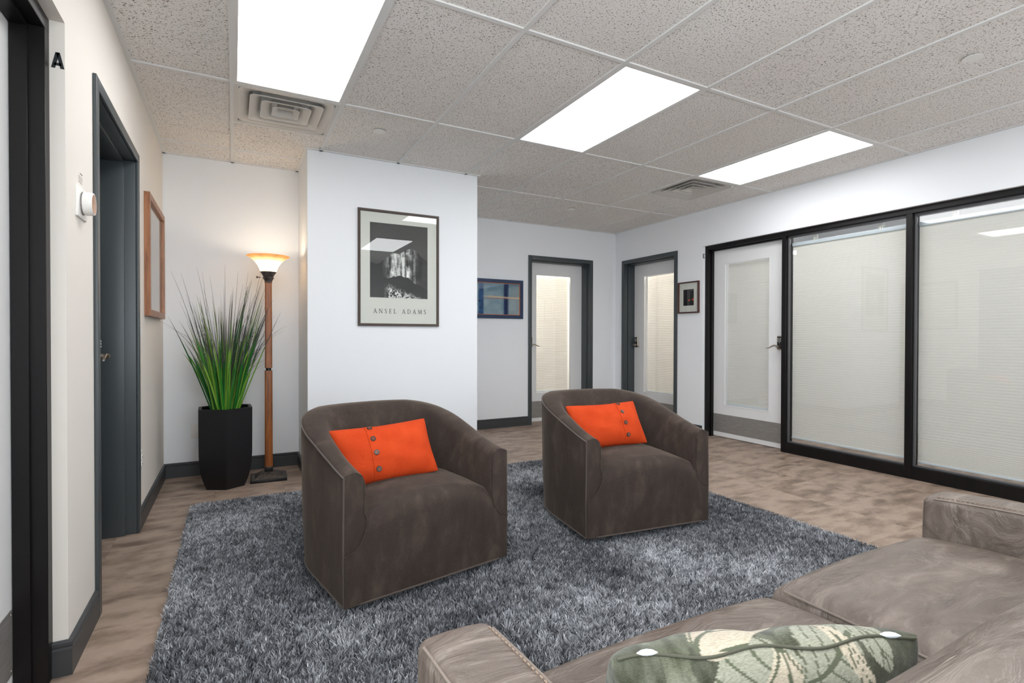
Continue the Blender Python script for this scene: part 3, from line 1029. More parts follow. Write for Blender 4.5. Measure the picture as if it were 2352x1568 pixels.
# ------------------------------------------------------------------ RUG
RX0, RX1, RY0, RY1 = -0.246, 3.0, -1.42, 1.245
rug = thing('shag_rug', 'large grey shag rug under the two armchairs', 'rug', (0, 0, 0))
m = mat('rug_backing', lin(62, 62, 66), .95)
MB().box(RX0 + .022, RX1 - .022, RY0 + .022, RY1 - .022, 0.0005, .012).build('backing', m, rug)
m = mat('rug_yarn', rough=.85, spec=.15); t = NT(m)
a = t.n('Attribute'); a.attribute_name = 'shade'
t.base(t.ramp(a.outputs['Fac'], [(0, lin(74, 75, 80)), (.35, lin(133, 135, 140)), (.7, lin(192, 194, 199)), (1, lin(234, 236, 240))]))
M['yarn'] = m
sp0 = .0057
gx, gy = np.meshgrid(np.arange(RX0, RX1, sp0), np.arange(RY0, RY1, sp0))
px = gx.ravel() + rng.uniform(-.5, .5, gx.size) * sp0
py = gy.ravel() + rng.uniform(-.5, .5, gx.size) * sp0
cq = .07                       # softly rounded corners
qx = np.maximum(np.maximum(RX0 + cq - px, px - RX1 + cq), 0); qy = np.maximum(np.maximum(RY0 + cq - py, py - RY1 + cq), 0)
keep = qx ** 2 + qy ** 2 <= cq ** 2
px, py = px[keep], py[keep]
N = px.size
nap = fbm(px * 2.6 + 5, py * 2.6 + 9, 4, 12)
ang = 2 * np.pi * fbm(px * 22, py * 22, 2, 40) * 3 + rng.normal(0, .7, N)
lean = .003 + .009 * rng.random(N) + .006 * (nap - .5)
hgt = .017 + .008 * rng.random(N)
clump = fbm(px * 34, py * 34, 2, 70)
shade = np.clip(.46 + .85 * (nap - .5) + rng.normal(0, .17, N) + .45 * (clump - .5), 0, 1)  # light and dark nap shading is painted into the fibre colour
dx, dy = np.cos(ang) * lean, np.sin(ang) * lean
wv = .0021 + .0010 * rng.random(N)
pa = rng.uniform(0, 2 * np.pi, N); wx, wy = np.cos(pa) * wv, np.sin(pa) * wv
z0 = np.full(N, .010)
P = np.empty((N, 5, 3), np.float32)
P[:, 0] = np.stack([px - wx, py - wy, z0], 1); P[:, 1] = np.stack([px + wx, py + wy, z0], 1)
P[:, 2] = np.stack([px - wx * .9 + dx * .45, py - wy * .9 + dy * .45, z0 + hgt * .6], 1)
P[:, 3] = np.stack([px + wx * .9 + dx * .45, py + wy * .9 + dy * .45, z0 + hgt * .6], 1)
P[:, 4] = np.stack([px + dx * 1.5, py + dy * 1.5, z0 + hgt], 1)
base_i = (np.arange(N) * 5)[:, None]
tri = np.concatenate([base_i + np.array([0, 1, 3]), base_i + np.array([0, 3, 2]), base_i + np.array([2, 3, 4])], 1).reshape(-1)
me = bpy.data.meshes.new('pile')
me.vertices.add(N * 5); me.vertices.foreach_set('co', P.ravel())
me.loops.add(tri.size); me.loops.foreach_set('vertex_index', tri.astype(np.int32))
me.polygons.add(tri.size // 3)
me.polygons.foreach_set('loop_start', np.arange(0, tri.size, 3, dtype=np.int32))
me.update(); me.validate()
at = me.attributes.new('shade', 'FLOAT', 'POINT')
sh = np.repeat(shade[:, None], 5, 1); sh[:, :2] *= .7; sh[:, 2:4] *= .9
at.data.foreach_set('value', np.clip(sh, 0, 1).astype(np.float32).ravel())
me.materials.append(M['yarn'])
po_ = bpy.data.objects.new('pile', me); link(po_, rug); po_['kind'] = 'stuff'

# ------------------------------------------------------------------ ARMCHAIRS
m = mat('brown_velvet', rough=.85, spec=.2); t = NT(m)
n1 = t.noise(t.coord((3, 3, 1.5)), 3.4, 6, .62, .3)
n2 = t.noise(t.coord((90, 90, 90)), 3, 2)
c = t.ramp(n1, [(.3, lin(46, 38, 35)), (.52, lin(59, 50, 45)), (.74, lin(84, 72, 64))])
t.base(t.mix(.2, c, t.ramp(n2, [(.3, lin(46, 38, 35)), (.7, lin(96, 84, 76))])))
t.b.inputs['Sheen Weight'].default_value = .35; t.b.inputs['Sheen Roughness'].default_value = .35
t.b.inputs['Sheen Tint'].default_value = lin(190, 172, 158)
t.bump(n2, .08, .002)
M['velvet'] = m
M['piping'] = mat('brown_piping', lin(78, 66, 59), .8, Sheen_Weight=.2)
M['dark_base'] = mat('dark_swivel_base', lin(26, 23, 22), .6)
M['orange'] = mat('orange_linen', rough=.85, spec=.15); t = NT(M['orange'])
n2 = t.noise(t.coord((1, 1, 1)), 420, 2)
n3 = t.noise(t.coord((1, 1, 1)), 9, 3, .5, .6)
t.base(t.mix(.3, t.ramp(n3, [(.3, lin(186, 58, 20)), (.7, lin(205, 72, 30))]), t.ramp(n2, [(.35, lin(174, 54, 20)), (.65, lin(212, 82, 38))])))
ad = t.n('Math', operation='MULTIPLY_ADD'); ad.inputs[1].default_value = .06
t.l(n2, ad.inputs[0]); t.l(n3, ad.inputs[2]); t.bump(ad.outputs[0], .35, .02)
M['button'] = mat('brown_horn_button', lin(70, 48, 38), .35)
M['thread'] = mat('orange_thread', lin(196, 84, 44), .8)

CW, CD = 0.4025, 0.805
Z0 = .066


def chair_path(n_side=10, n_back=44, grow=0.0):
    ys = .36; P = []
    for i in range(n_side):
        P.append((-CW, ys * i / n_side))
    for i in range(n_back + 1):
        th_ = math.pi - math.pi * i / n_back
        c_, s_ = math.cos(th_), math.sin(th_); e = 2 / 2.5
        P.append((CW * math.copysign(abs(c_) ** e, c_), ys + (CD - ys) * abs(s_) ** e))
    for i in range(n_side - 1, -1, -1):
        P.append((CW, ys * i / n_side))
    return P


def rim(y):
    u = max(0, min(1, y / CD / .93)); u2 = u * u * (3 - 2 * u)
    return .586 + .178 * (.62 * u + .38 * u2)


def make_chair(label, loc, rz):
    t_ = thing('swivel_armchair', label, 'armchair', loc, rz, group='matching brown velvet barrel armchairs')
    path = chair_path(); n = len(path)
    V = []; nprof = None
    for i, (x, y) in enumerate(path):
        a = path[max(0, i - 1)]; c_ = path[min(n - 1, i + 1)]
        d = Vector((c_[0] - a[0], c_[1] - a[1])).normalized(); nrm = Vector((d.y, -d.x))    # inward
        k = min(1, max(0, (y - .15) / (CD - .15))) ** 1.3
        th_ = .086 + .05 * k; h_ = rim(y); fl_ = .028 * k
        prof = [(.0, Z0), (-.003 - fl_ * .2, .18), (-.004 - fl_ * .5, .34), (-.003 - fl_ * .8, h_ * .8), (-fl_, h_ - .016), (.004 - fl_, h_ - .005), (.016 - fl_, h_ + .001), (th_ * .5, h_ + .007),
                (th_ - .026, h_ + .002), (th_ - .010, h_ - .010), (th_ - .001, h_ - .032), (th_ + .006 + .03 * k, h_ - .10), (th_ + .012 + .10 * k, .48), (th_ + .012 + .12 * k, .36)]
        nprof = len(prof)
        for o_, z in prof:
            V.append((x + nrm.x * o_, y + nrm.y * o_, z))
    Fc = []
    for i in range(n - 1):
        for j in range(nprof - 1):
            Fc.append((i * nprof + j, (i + 1) * nprof + j, (i + 1) * nprof + j + 1, i * nprof + j + 1))
    # front ends of the arms, slightly cushioned
    for i, rev in ((0, False), (n - 1, True)):
        q = [i * nprof + j for j in range(nprof)]
        Fc.append(tuple(q if not rev else q[::-1]))
    shell = mesh('shell', V, Fc, M['velvet'], t_, ang=48)
    # seat: wraps over the full front under the arms
    nx = 48; xin = CW - .092
    V = []; rows = 0
    for i in range(nx + 1):
        x = -CW + .0005 + (2 * CW - .001) * i / nx; ax = abs(x)
        if ax > xin:
            q = (CW - ax) / .092
            ztop = .405 - .135 * math.sqrt(max(0, 1 - q * q))
            edge = 1.0
        else:
            q = ax / xin
            ztop = .405 + .055 * (1 - q ** 2.6); edge = q
        r_ = .075 if ax <= xin else .012
        P = [(-.007, Z0)]
        for f_ in (.25, .5, .75):
            P.append((-.007 - .006 * math.sin(math.pi * f_) * (1 - edge ** 6), Z0 + (ztop - r_ - Z0) * f_))
        P.append((-.007, ztop - r_))
        for e in range(1, 7):
            an = math.pi / 2 * e / 6
            P.append((-.007 + r_ * (1 - math.cos(an)), ztop - r_ + r_ * math.sin(an)))
        for f_ in (.25, .5, .75, 1):
            P.append((-.007 + r_ + (.64 - r_) * f_ if ax <= xin else -.007 + r_ + .02 * f_, ztop + (.012 * math.sin(math.pi * f_) if ax <= xin else 0)))
        rows = len(P)
        V += [(x, y, z) for y, z in P]
    Fc = [(i * rows + j, (i + 1) * rows + j, (i + 1) * rows + j + 1, i * rows + j + 1) for i in range(nx) for j in range(rows - 1)]
    mesh('seat', V, Fc, M['velvet'], t_, ang=62)
    # underside
    ub = [(x, y, Z0 + .002) for x, y in path]
    mesh('underside', ub, [tuple(range(len(ub)))], M['dark_base'], t_)
    pb = MB()
    pb.tube([(x, y, Z0 + .002) for x, y in path] + [(CW * (1 - 2 * i / 8), -.007, Z0 + .002) for i in range(1, 8)], .0045, 6, True)
    pb.build('bottom_piping', M['piping'], t_, ang=60)
    rp = []
    for i, (x, y) in enumerate(path):
        a = path[max(0, i - 1)]; c_ = path[min(n - 1, i + 1)]
        d = Vector((c_[0] - a[0], c_[1] - a[1])).normalized(); nrm = Vector((d.y, -d.x))
        k = min(1, max(0, (y - .15) / (CD - .15))) ** 1.3
        rp.append((x - nrm.x * .028 * k, y - nrm.y * .028 * k, rim(y) - .010))
    pb = MB().tube(rp, .0035, 6)
    for s_ in (-1, 1):
        pb.tube([(s_ * CW, 0, Z0), (s_ * (CW + .003), -.001, .3), (s_ * CW, 0, rim(0) - .010)], .0032, 6)
    pb.build('rim_piping', M['piping'], t_, ang=60)
    for s_ in (-1, 1):
        sm = MB()
        arc = [(s_ * (CW - .092 * math.cos(math.pi / 2 * i / 12)), -.009, .405 - .135 * math.sin(math.pi / 2 * i / 12)) for i in range(13)]
        top = [(s_ * (CW - .086 + .002), -.003, .55 - .145 * i / 6) for i in range(6)]
        sm.tube(top + arc, .0022, 6)
        sm.build('arm_seam', M['velvet'], t_, ang=60)
    # swivel base
    sb = MB().lathe([(.20, .014), (.21, .018), (.21, .030), (.05, .040), (.05, .064)], 32, 0, .40)
    for k in range(4):
        an = math.pi / 4 + k * math.pi / 2
        sb.box(math.cos(an) * .27 - .03, math.cos(an) * .27 + .03, .40 + math.sin(an) * .27 - .03, .40 + math.sin(an) * .27 + .03, .014, .066)
    sb.build('swivel_base', M['dark_base'], t_, ang=40)
    return t_


C1 = Vector(((.382 + 1.173) / 2, (-.667 - .521) / 2, 0)); A1 = math.atan2(.146, .791)
C2 = Vector(((1.637 + 2.444) / 2, (-.534 - .629) / 2, 0)); A2 = math.atan2(-.095, .807)
make_chair('brown velvet barrel armchair nearer the viewer, in front of the poster wall', C1, A1)
make_chair('brown velvet barrel armchair farther back, nearer the glazed partition', C2, A2)


def pillow_mesh(a_, b_, th_, n=28, pinch=.07, sag=0.0, wr=0.0, seed=0, rc=.04, pw=.55):
    """returns V,F, and front surface sampler; local x right, z up, front faces -y"""
    def surf(u, v, s_):
        ex = (1 - abs(u) ** 2.4); ez = (1 - abs(v) ** 2.4)
        y = s_ * th_ * (max(ex, 0) ** pw) * (max(ez, 0) ** .55)
        x = a_ * u * (1 - pinch * (1 - v * v) * abs(u) ** 3)
        z = b_ * v * (1 - pinch * (1 - u * u) * abs(v) ** 3) - sag * (1 - u * u) * (v > 0) * v
        cr_ = rc * (abs(u) * abs(v)) ** 5          # softly rounded corners
        x *= 1 - cr_; z *= 1 - cr_ * 1.4
        if wr:
            y += s_ * wr * (math.sin(7 * u + 3 * v + seed) * math.sin(5 * v - 2 * u + seed * 2) + .6 * math.sin(13 * u * (1 + .4 * v) + 5 * seed) * abs(v) ** 1.5) * ex * ez
        return (x, y, z)
    V = []; Fc = []
    g1 = [-math.cos(math.pi * i / n) for i in range(n + 1)]
    for s_ in (-1, 1):
        o_ = len(V)
        for j in range(n + 1):
            for i in range(n + 1):
                V.append(surf(g1[i], g1[j], s_))
        for j in range(n):
            for i in range(n):
                q = (o_ + j * (n + 1) + i, o_ + j * (n + 1) + i + 1, o_ + (j + 1) * (n + 1) + i + 1, o_ + (j + 1) * (n + 1) + i)
                Fc.append(q if s_ < 0 else q[::-1])
    return V, Fc, surf


def orange_pillow(label, cm, local, rot, ub, ang_):
    t_ = thing('orange_pillow', label, 'pillow', (0, 0, 0), 0, group='orange buttoned lumbar pillows')
    Mx = Matrix.Translation(cm) @ Matrix.Rotation(ang_, 4, 'Z') @ Matrix.Translation(local) @ Matrix.Rotation(rot[2], 4, 'Z') @ Matrix.Rotation(rot[0], 4, 'X') @ Matrix.Rotation(rot[1], 4, 'Y')
    t_.matrix_world = Mx
    V, Fc, surf = pillow_mesh(.245, .148, .078, 44, .06, .010, .006, ub, .03)
    cv = mesh('cover', V, Fc, M['orange'], t_, ang=179)
    # welded rim, placket strip and buttons
    pl = MB(); pv = []
    for j in range(25):
        v = -0.97 + 1.94 * j / 24
        for du, off in ((0, -.0004), (.0, -.0035), (.19, -.0035), (.19, -.0004)):
            x, y, z = surf(ub + du * .9 - .05, v, -1); pv.append((x, y + off, z))
    pf = [(j * 4 + k, (j + 1) * 4 + k, (j + 1) * 4 + k + 1, j * 4 + k + 1) for j in range(24) for k in range(3)]
    pl.add(pv, pf).build('placket', M['orange'], t_, ang=40)
    for v in (.78, .32, -.18, -.68):
        x, y, z = surf(ub + .035, v, -1)
        x2, y2, z2 = surf(ub + .035, v + .05, -1); x3, y3, z3 = surf(ub + .085, v, -1)
        nrm = (Vector((x3 - x, y3 - y, z3 - z)).cross(Vector((x2 - x, y2 - y, z2 - z)))).normalized()
        if nrm.y > 0:
            nrm = -nrm
        p = Vector((x, y, z)) + nrm * .003
        bt = MB().cyl(p, p + nrm * .0045, .0135, .012, 18).build('button', M['button'], t_, ang=40)
        MB().cyl(p + nrm * .004, p + nrm * .0058, .003, .003, 8).build('thread', M['thread'], bt)
    return t_


orange_pillow('orange pillow with four dark buttons on the armchair nearer the viewer', C1, Vector((-.07, .345, .578)), (R(-33), R(-3), R(-8)), -.30, A1)
orange_pillow('orange pillow with four dark buttons on the armchair nearer the glazed partition', C2, Vector((-.05, .375, .590)), (R(-33), R(-2), R(-4)), .34, A2)

# ------------------------------------------------------------------ PLANTER AND GRASS
PC = Vector((-.05, 1.735, 0))
M['planter'] = mat('matte_black_planter', lin(20, 20, 23), .45, spec=.4)
t = NT(M['planter']); t.bump(t.noise(t.coord(), 60, 3), .05, .003)
pt = thing('potted_grass', 'tall faux grass in a hexagonal matte black planter', 'plant', PC)
prof = [(.0, .142), (.012, .147), (.04, .160), (.08, .175), (.13, .188), (.19, .197), (.26, .201), (.40, .202), (.595, .203)]
V = []; n = 6
a0 = R(272)
ring = lambda r_, z: [(r_ * math.cos(a0 + k * math.pi / 3), r_ * math.sin(a0 + k * math.pi / 3), z) for k in range(6)]
for z, r_ in prof:
    V += ring(r_, z)
V += ring(.178, .595) + ring(.176, .54)
L_ = len(prof) + 2
Fc = [tuple(range(6))[::-1]]
for q in range(L_ - 1):
    Fc += [(q * 6 + k, q * 6 + (k + 1) % 6, (q + 1) * 6 + (k + 1) % 6, (q + 1) * 6 + k) for k in range(6)]
mesh('pot', V, Fc, M['planter'], pt, ang=24)
mesh('soil', ring(.1765, .545), [tuple(range(6))], mat('dark_soil', lin(24, 20, 18), .9), pt)
m = mat('grass_blade', rough=.45, spec=.3); t = NT(m)
a = t.n('VertexColor'); a.layer_name = 'Col'; t.base(a.outputs['Color'])
M['blade'] = m
GREENS = [(30, 104, 34), (46, 128, 40), (86, 150, 44), (126, 168, 62), (24, 84, 34), (104, 148, 50)]


def blade_pts(base, az, ln, lean, bend, w, segs=9):
    """centre line that rises and arches outward; returns verts for a folded strip"""
    P = []; p = Vector(base); tilt = lean
    st = ln / segs
    for i in range(segs + 1):
        P.append(p.copy())
        d = Vector((math.cos(az) * math.sin(tilt), math.sin(az) * math.sin(tilt), math.cos(tilt)))
        p = p + d * st; tilt += bend / segs * (i + 1) * 2 / segs
    return P


def clampP(p):
    # keep the blades inside the alcove (local to the planter)
    p.y = min(p.y, YA - .012 - PC.y); p.x = max(p.x, XL + .012 - PC.x)
    return p


def strip(P, w, side, c_lo, c_hi, cut):
    V = []; C_ = []; n_ = len(P)
    for i, p in enumerate(P):
        u = i / (n_ - 1); ww = w * (1 - .2 * u) if u < cut else w * .62 * (1 - (u - cut) / (1 - cut)) ** .7 + .0006
        k = min(1, max(0, (u - cut) / .04))
        col = np.array(c_lo) * (1 - k) + np.array(c_hi) * k
        for s_ in (-1, 0, 1):
            q = clampP(p + side * s_ * ww / 2 + Vector((0, 0, 0)))
            if s_ == 0:
                q = q + side.cross(Vector((0, 0, 1))) * ww * .22
            V.append(q); C_.append(col)
    Fc = []
    for i in range(n_ - 1):
        for j in (0, 1):
            Fc.append((i * 3 + j, i * 3 + j + 1, i * 3 + 3 + j + 1, i * 3 + 3 + j))
    return V, Fc, C_


for k in range(135):
    az = random.uniform(0, 2 * math.pi); rr = .085 * math.sqrt(random.random())
    base = (rr * math.cos(az), rr * math.sin(az), .545)
    tall = random.random()
    ln = .42 + .70 * tall ** 1.1 * (1 - .40 * rr / .085)
    lean = .05 + 3.2 * rr * random.uniform(.6, 1.2)
    P = blade_pts(base, az + random.uniform(-.4, .4), ln, lean, random.uniform(0, .35), .01)
    sa = random.uniform(-.9, .9); side = Vector((math.cos(sa), math.sin(sa), 0))
    cut = random.uniform(.55, .75) if ln > .6 else random.uniform(.72, .95)
    lo = s2l(random.choice(GREENS)); hi = s2l((86, 86, 82)) if random.random() < .7 else s2l((120, 138, 84))
    V, Fc, C_ = strip(P, random.uniform(.009, .016), side, lo, hi, cut)
    o = mesh('grass_blade', V, Fc, M['blade'], pt, ang=179)
    set_cols(o.data, np.array(C_))
Vt, Ft, Ct = [], [], []
for k in range(150):
    az = random.uniform(0, 2 * math.pi); rr = .08 * math.sqrt(random.random())
    if random.random() < .35:
        az = random.gauss(0, .5)
    base = (rr * math.cos(az), rr * math.sin(az), .55)
    ln = random.uniform(.6, 1.12)
    droop = random.random() < .35
    P = blade_pts(base, az, ln * (.8 if droop else 1), .07 + 2.6 * rr * random.uniform(.4, 1), random.uniform(.6, 1.35) if droop else random.uniform(0, .3), .004, 12)
    sa = random.uniform(-.9, .9)
    V, Fc, C_ = strip(P, random.uniform(.0045, .0075), Vector((math.cos(sa), math.sin(sa), 0)), s2l((78, 118, 46)), s2l(random.choice([(78, 78, 76), (104, 102, 97), (66, 68, 66)])), random.uniform(.3, .5))
    o_ = len(Vt); Vt += V; Ft += [tuple(i + o_ for i in q) for q in Fc]; Ct += C_
for k in range(26):          # seed heads: short beads along a stem
    az = random.uniform(0, 2 * math.pi); rr = .07 * math.sqrt(random.random())
    P = blade_pts((rr * math.cos(az), rr * math.sin(az), .55), az, random.uniform(.4, .62), .05 + 2.6 * rr, .15, .004, 26)
    for i in range(16, 27):
        p = P[i]; s_ = .006
        q = p + Vector((random.uniform(-.004, .004), random.uniform(-.004, .004), 0))
        o_ = len(Vt)
        Vt += [q + Vector((-s_ * .6, 0, 0)), q + Vector((s_ * .6, 0, 0)), q + Vector((0, 0, s_ * 1.6)), q + Vector((0, -s_ * .6, s_ * .4))]
        Ft += [(o_, o_ + 1, o_ + 2), (o_, o_ + 3, o_ + 2), (o_ + 1, o_ + 3, o_ + 2)]; Ct += [s2l((128, 150, 62))] * 4
o = mesh('fine_grass', Vt, Ft, M['blade'], pt, ang=179); set_cols(o.data, np.array(Ct)); o['kind'] = 'stuff'

# ------------------------------------------------------------------ FLOOR LAMP
LP = Vector((.250, 1.800, 0))
la = thing('floor_lamp', 'wooden torchiere floor lamp with a glowing amber glass shade', 'lamp', LP, R(-3))
M['bronze_cast'] = mat('antique_bronze', lin(72, 64, 58), .5, metal=.4)
t = NT(M['bronze_cast']); nn = t.noise(t.coord(), 45, 4); t.base(t.ramp(nn, [(.3, lin(52, 46, 43)), (.7, lin(98, 90, 84))])); t.bump(nn, .2, .004)
M['teak'] = m_wood('teak_wood', lin(88, 42, 14), lin(150, 84, 32), lin(176, 106, 46), (34, 34, 2.4), .38)
bb = MB().box(-.13, .13, -.13, .13, 0, .022)
bb.build('base_plate', M['black'], la, bevel=.002)
V = []; lv = [(.124, .022), (.112, .024), (.100, .022), (.085, .034), (.062, .048), (.040, .058), (.034, .060)]
for r_, z in lv:
    V += [(r_, r_, z), (-r_, r_, z), (-r_, -r_, z), (r_, -r_, z)]
Fc = []
for q in range(len(lv) - 1):
    Fc += [(q * 4 + k, q * 4 + (k + 1) % 4, q * 4 + 4 + (k + 1) % 4, q * 4 + 4 + k) for k in range(4)]
Fc.append(tuple(range(len(V) - 4, len(V))))
mesh('base_cap', V, Fc, M['bronze_cast'], la, ang=20)
MB().box(-.030, .030, -.030, .030, .055, .098).build('socket_collar', M['black'], la, bevel=.003)


def post(w0, w1, z0, z1, name):
    V = [];
    for w_, z in ((w0, z0), (w1, z1)):
        c_ = w_ * .3
        V += [(w_, -w_ + c_, z), (w_, w_ - c_, z), (w_ - c_, w_, z), (-w_ + c_, w_, z), (-w_, w_ - c_, z), (-w_, -w_ + c_, z), (-w_ + c_, -w_, z), (w_ - c_, -w_, z)]
    Fc = [(k, (k + 1) % 8, 8 + (k + 1) % 8, 8 + k) for k in range(8)] + [tuple(range(8))[::-1], tuple(range(8, 16))]
    return mesh(name, V, Fc, M['teak'], la)


post(.0285, .0275, .096, .858, 'lower_post')
MB().cyl((0, 0, .855), (0, 0, .882), .020, .020, 20).build('joint_ring', M['black'], la, ang=40)
post(.0265, .0245, .880, 1.556, 'upper_post')
fb = MB().lathe([(.027, 1.550), (.027, 1.566), (.034, 1.580), (.040, 1.590), (.041, 1.594), (.036, 1.600), (.046, 1.620), (.059, 1.638), (.060, 1.640)], 28)
fb.cyl((-.055, -.02, 1.592), (-.076, -.03, 1.592), .0035, .0035, 8).cyl((-.076, -.03, 1.592), (-.083, -.033, 1.592), .008, .008, 12)
fb.build('shade_holder', M['bronze_cast'], la, ang=40)
# shade: eight softly lobed panels
NS = 64; prs = [(.055, 1.636), (.060, 1.650), (.068, 1.672), (.079, 1.694), (.095, 1.716), (.114, 1.736), (.135, 1.750), (.152, 1.758), (.157, 1.764)]
V = []; C_ = []
for k, (r_, z) in enumerate(prs):
    q = k / (len(prs) - 1)
    for i in range(NS):
        an = 2 * math.pi * i / NS; lob = abs(math.cos(an * 4))
        rr = r_ * (1 + (.012 * lob - .018 * (1 - lob)) * q)
        V.append((rr * math.cos(an), rr * math.sin(an), z + .001 * q * lob))
        amber = np.array((255, 236, 200)) * (1 - q ** 1.4) + np.array((226, 158, 92)) * q ** 1.4
        C_.append(s2l(amber * (1 - .12 * q * (1 - lob))))
Fc = [(k * NS + i, k * NS + (i + 1) % NS, (k + 1) * NS + (i + 1) % NS, (k + 1) * NS + i) for k in range(len(prs) - 1) for i in range(NS)]
m = bpy.data.materials.new('amber_shade_glass'); m.use_nodes = True
nt = m.node_tree; nt.nodes.clear()
o_ = nt.nodes.new('ShaderNodeOutputMaterial'); mx = nt.nodes.new('ShaderNodeMixShader'); vc = nt.nodes.new('ShaderNodeVertexColor'); vc.layer_name = 'Col'
d = nt.nodes.new('ShaderNodeBsdfDiffuse'); tr = nt.nodes.new('ShaderNodeBsdfTranslucent'); mx.inputs[0].default_value = .6
nt.links.new(vc.outputs[0], d.inputs[0]); nt.links.new(vc.outputs[0], tr.inputs[0]); nt.links.new(d.outputs[0], mx.inputs[1]); nt.links.new(tr.outputs[0], mx.inputs[2]); nt.links.new(mx.outputs[0], o_.inputs[0])
so = mesh('shade', V, Fc, m, la, ang=179); set_cols(so.data, np.array(C_))
ld = bpy.data.lights.new('bulb_light', 'POINT'); ld.energy = LAMP_W; ld.color = (1, .88, .70); ld.shadow_soft_size = .03
lo = bpy.data.objects.new('bulb_light', ld); lo.location = (0, 0, 1.715); link(lo, la)
m = mat('bulb_glow', (1, .9, .7, 1)); bn = m.node_tree.nodes['Principled BSDF']; bn.inputs['Emission Color'].default_value = (1, .82, .55, 1); bn.inputs['Emission Strength'].default_value = 14
MB().lathe([(.012, 1.640), (.016, 1.655), (.026, 1.672), (.024, 1.688), (.01, 1.698)], 16).build('bulb', m, la, ang=179)
cordm = mat('gold_lamp_cord', lin(150, 104, 40), .4)
pts = [(.10, .11, .004), (.13, .16, .004), (.10, .20, .004), (.02, .18, .004), (-.08, .10, .004), (-.14, .05, .004), (-.19, .07, .004), (-.22, .02, .004), (-.17, -.03, .004), (-.20, -.08, .004), (-.26, -.05, .004)]
cr = []
for i in range(len(pts) - 1):
    p0, p1, p2, p3 = [Vector(pts[max(0, min(len(pts) - 1, i + q))]) for q in (-1, 0, 1, 2)]
    for s_ in range(6):
        u = s_ / 6
        cr.append(.5 * ((2 * p1) + (p2 - p0) * u + (2 * p0 - 5 * p1 + 4 * p2 - p3) * u * u + (3 * p1 - p0 - 3 * p2 + p3) * u ** 3))
MB().tube(cr, .0032, 6).build('cord', cordm, la, ang=60)

# ------------------------------------------------------------------ SOFA
m = mat('taupe_leather', rough=.42, spec=.45); t = NT(m)
v = t.coord((1, 1, 1), kind='Generated')
vo = t.coord((1, 1, 1))
n1 = t.noise(t.coord((2.2, 5.5, 4)), 2.2, 5, .6, .9)
n2 = t.noise(vo, 120, 3)
n3 = t.noise(t.coord((7, 17, 17), rot=(0, 0, R(35))), 2.4, 4, .65, .8)
c = t.ramp(n1, [(.28, lin(86, 75, 67)), (.5, lin(108, 97, 89)), (.72, lin(138, 126, 117))])
sc = t.ramp(n3, [(.58, g(0)), (.68, g(.22))])
t.base(t.mix(sc, c, lin(168, 158, 150)))
t.l(t.ramp(n1, [(.3, g(.36)), (.7, g(.5))]), t.b.inputs['Roughness'])
ad = t.n('Math', operation='MULTIPLY_ADD'); ad.inputs[1].default_value = .05
t.l(n2, ad.inputs[0]); t.l(n1, ad.inputs[2]); t.bump(ad.outputs[0], .5, .03)
M['leather'] = m
M['seam'] = mat('leather_piping', lin(128, 116, 107), .5)
M['stitch'] = mat('stitch_thread', lin(146, 126, 110), .7)
sf = thing('leather_sofa', 'worn taupe leather two-seat sofa in the foreground', 'sofa', (1.235, -2.29, 0))
# local: x about 1.235, y about -2.29
sx = lambda X: X - 1.235
sy = lambda Y: Y + 2.29


def rb(name, x0, x1, y0, y1, z0, z1, r, parent, crown=(0, 0, 0), fn=None, mm=12, material=None):
    V, Fc = rbox((x1 - x0) / 2, (y1 - y0) / 2, (z1 - z0) / 2, r, 5, crown, mm, fn)
    cx, cy, cz = (x0 + x1) / 2, (y0 + y1) / 2, (z0 + z1) / 2
    return mesh(name, V, Fc, material or M['leather'], parent, ang=179, loc=(sx(cx), sy(cy), cz))


rb('base', .31, 2.17, -2.70, -1.90, .10, .30, .02, sf, mm=2)
rb('backrest', .31, 2.17, -2.745, -2.60, .10, .74, .05, sf, mm=6)


def arm_fn(P, u):
    z = P.z
    if u[2] > 0:
        z -= .022 * max(0, u[1]) ** 2 * u[2]           # front end droops
        z += .006 * (1 - u[0] ** 2) * u[2]
    return (P.x, P.y, z)


for s_, (x0, x1) in ((-1, (.285, .428)), (1, (2.032, 2.178))):
    am = rb('arm', x0, x1, -2.70, -1.875, .10, .620, .022, sf, (0.004, .008, 0), arm_fn)
    pp = []
    xi = (x0 + x1) / 2
    for e in (x0 + .006, x1 - .006):
        pts = [(e - xi, -.38 + .76 * i / 20, .260 - .004 - .022 * max(0, (-.38 + .76 * i / 20) / .4125) ** 2) for i in range(21)]
        MB().tube(pts, .0028, 6).build('seam', M['seam'], am, ang=60)
    st = MB()
    e = (x1 - .016 if s_ < 0 else x0 + .016) - xi
    for i in range(60):
        y_ = -.38 + .76 * i / 60
        zz = .2605 + .006 * (1 - (e / ((x1 - x0) / 2)) ** 2) - .022 * max(0, y_ / .4125) ** 2
        st.box(e - .0012, e + .0012, y_, y_ + .007, zz - .001, zz + .0012)
    st.build('stitching', M['stitch'], am)


def seat_fn_factory(ph, side):
    def fn(P, u):
        z = P.z
        if u[2] > 0:
            z += .006 * math.sin(5 * u[0] + ph) * math.sin(4 * u[1] + 1 + ph) * (1 - u[0] ** 2) * (1 - u[1] ** 2)
            z -= .030 * max(0, u[1] - .3) ** 1.5
        y = P.y + (.022 * (1 - u[0] ** 2) * max(0, u[1]) ** 3)
        return (P.x, y, z)
    return fn


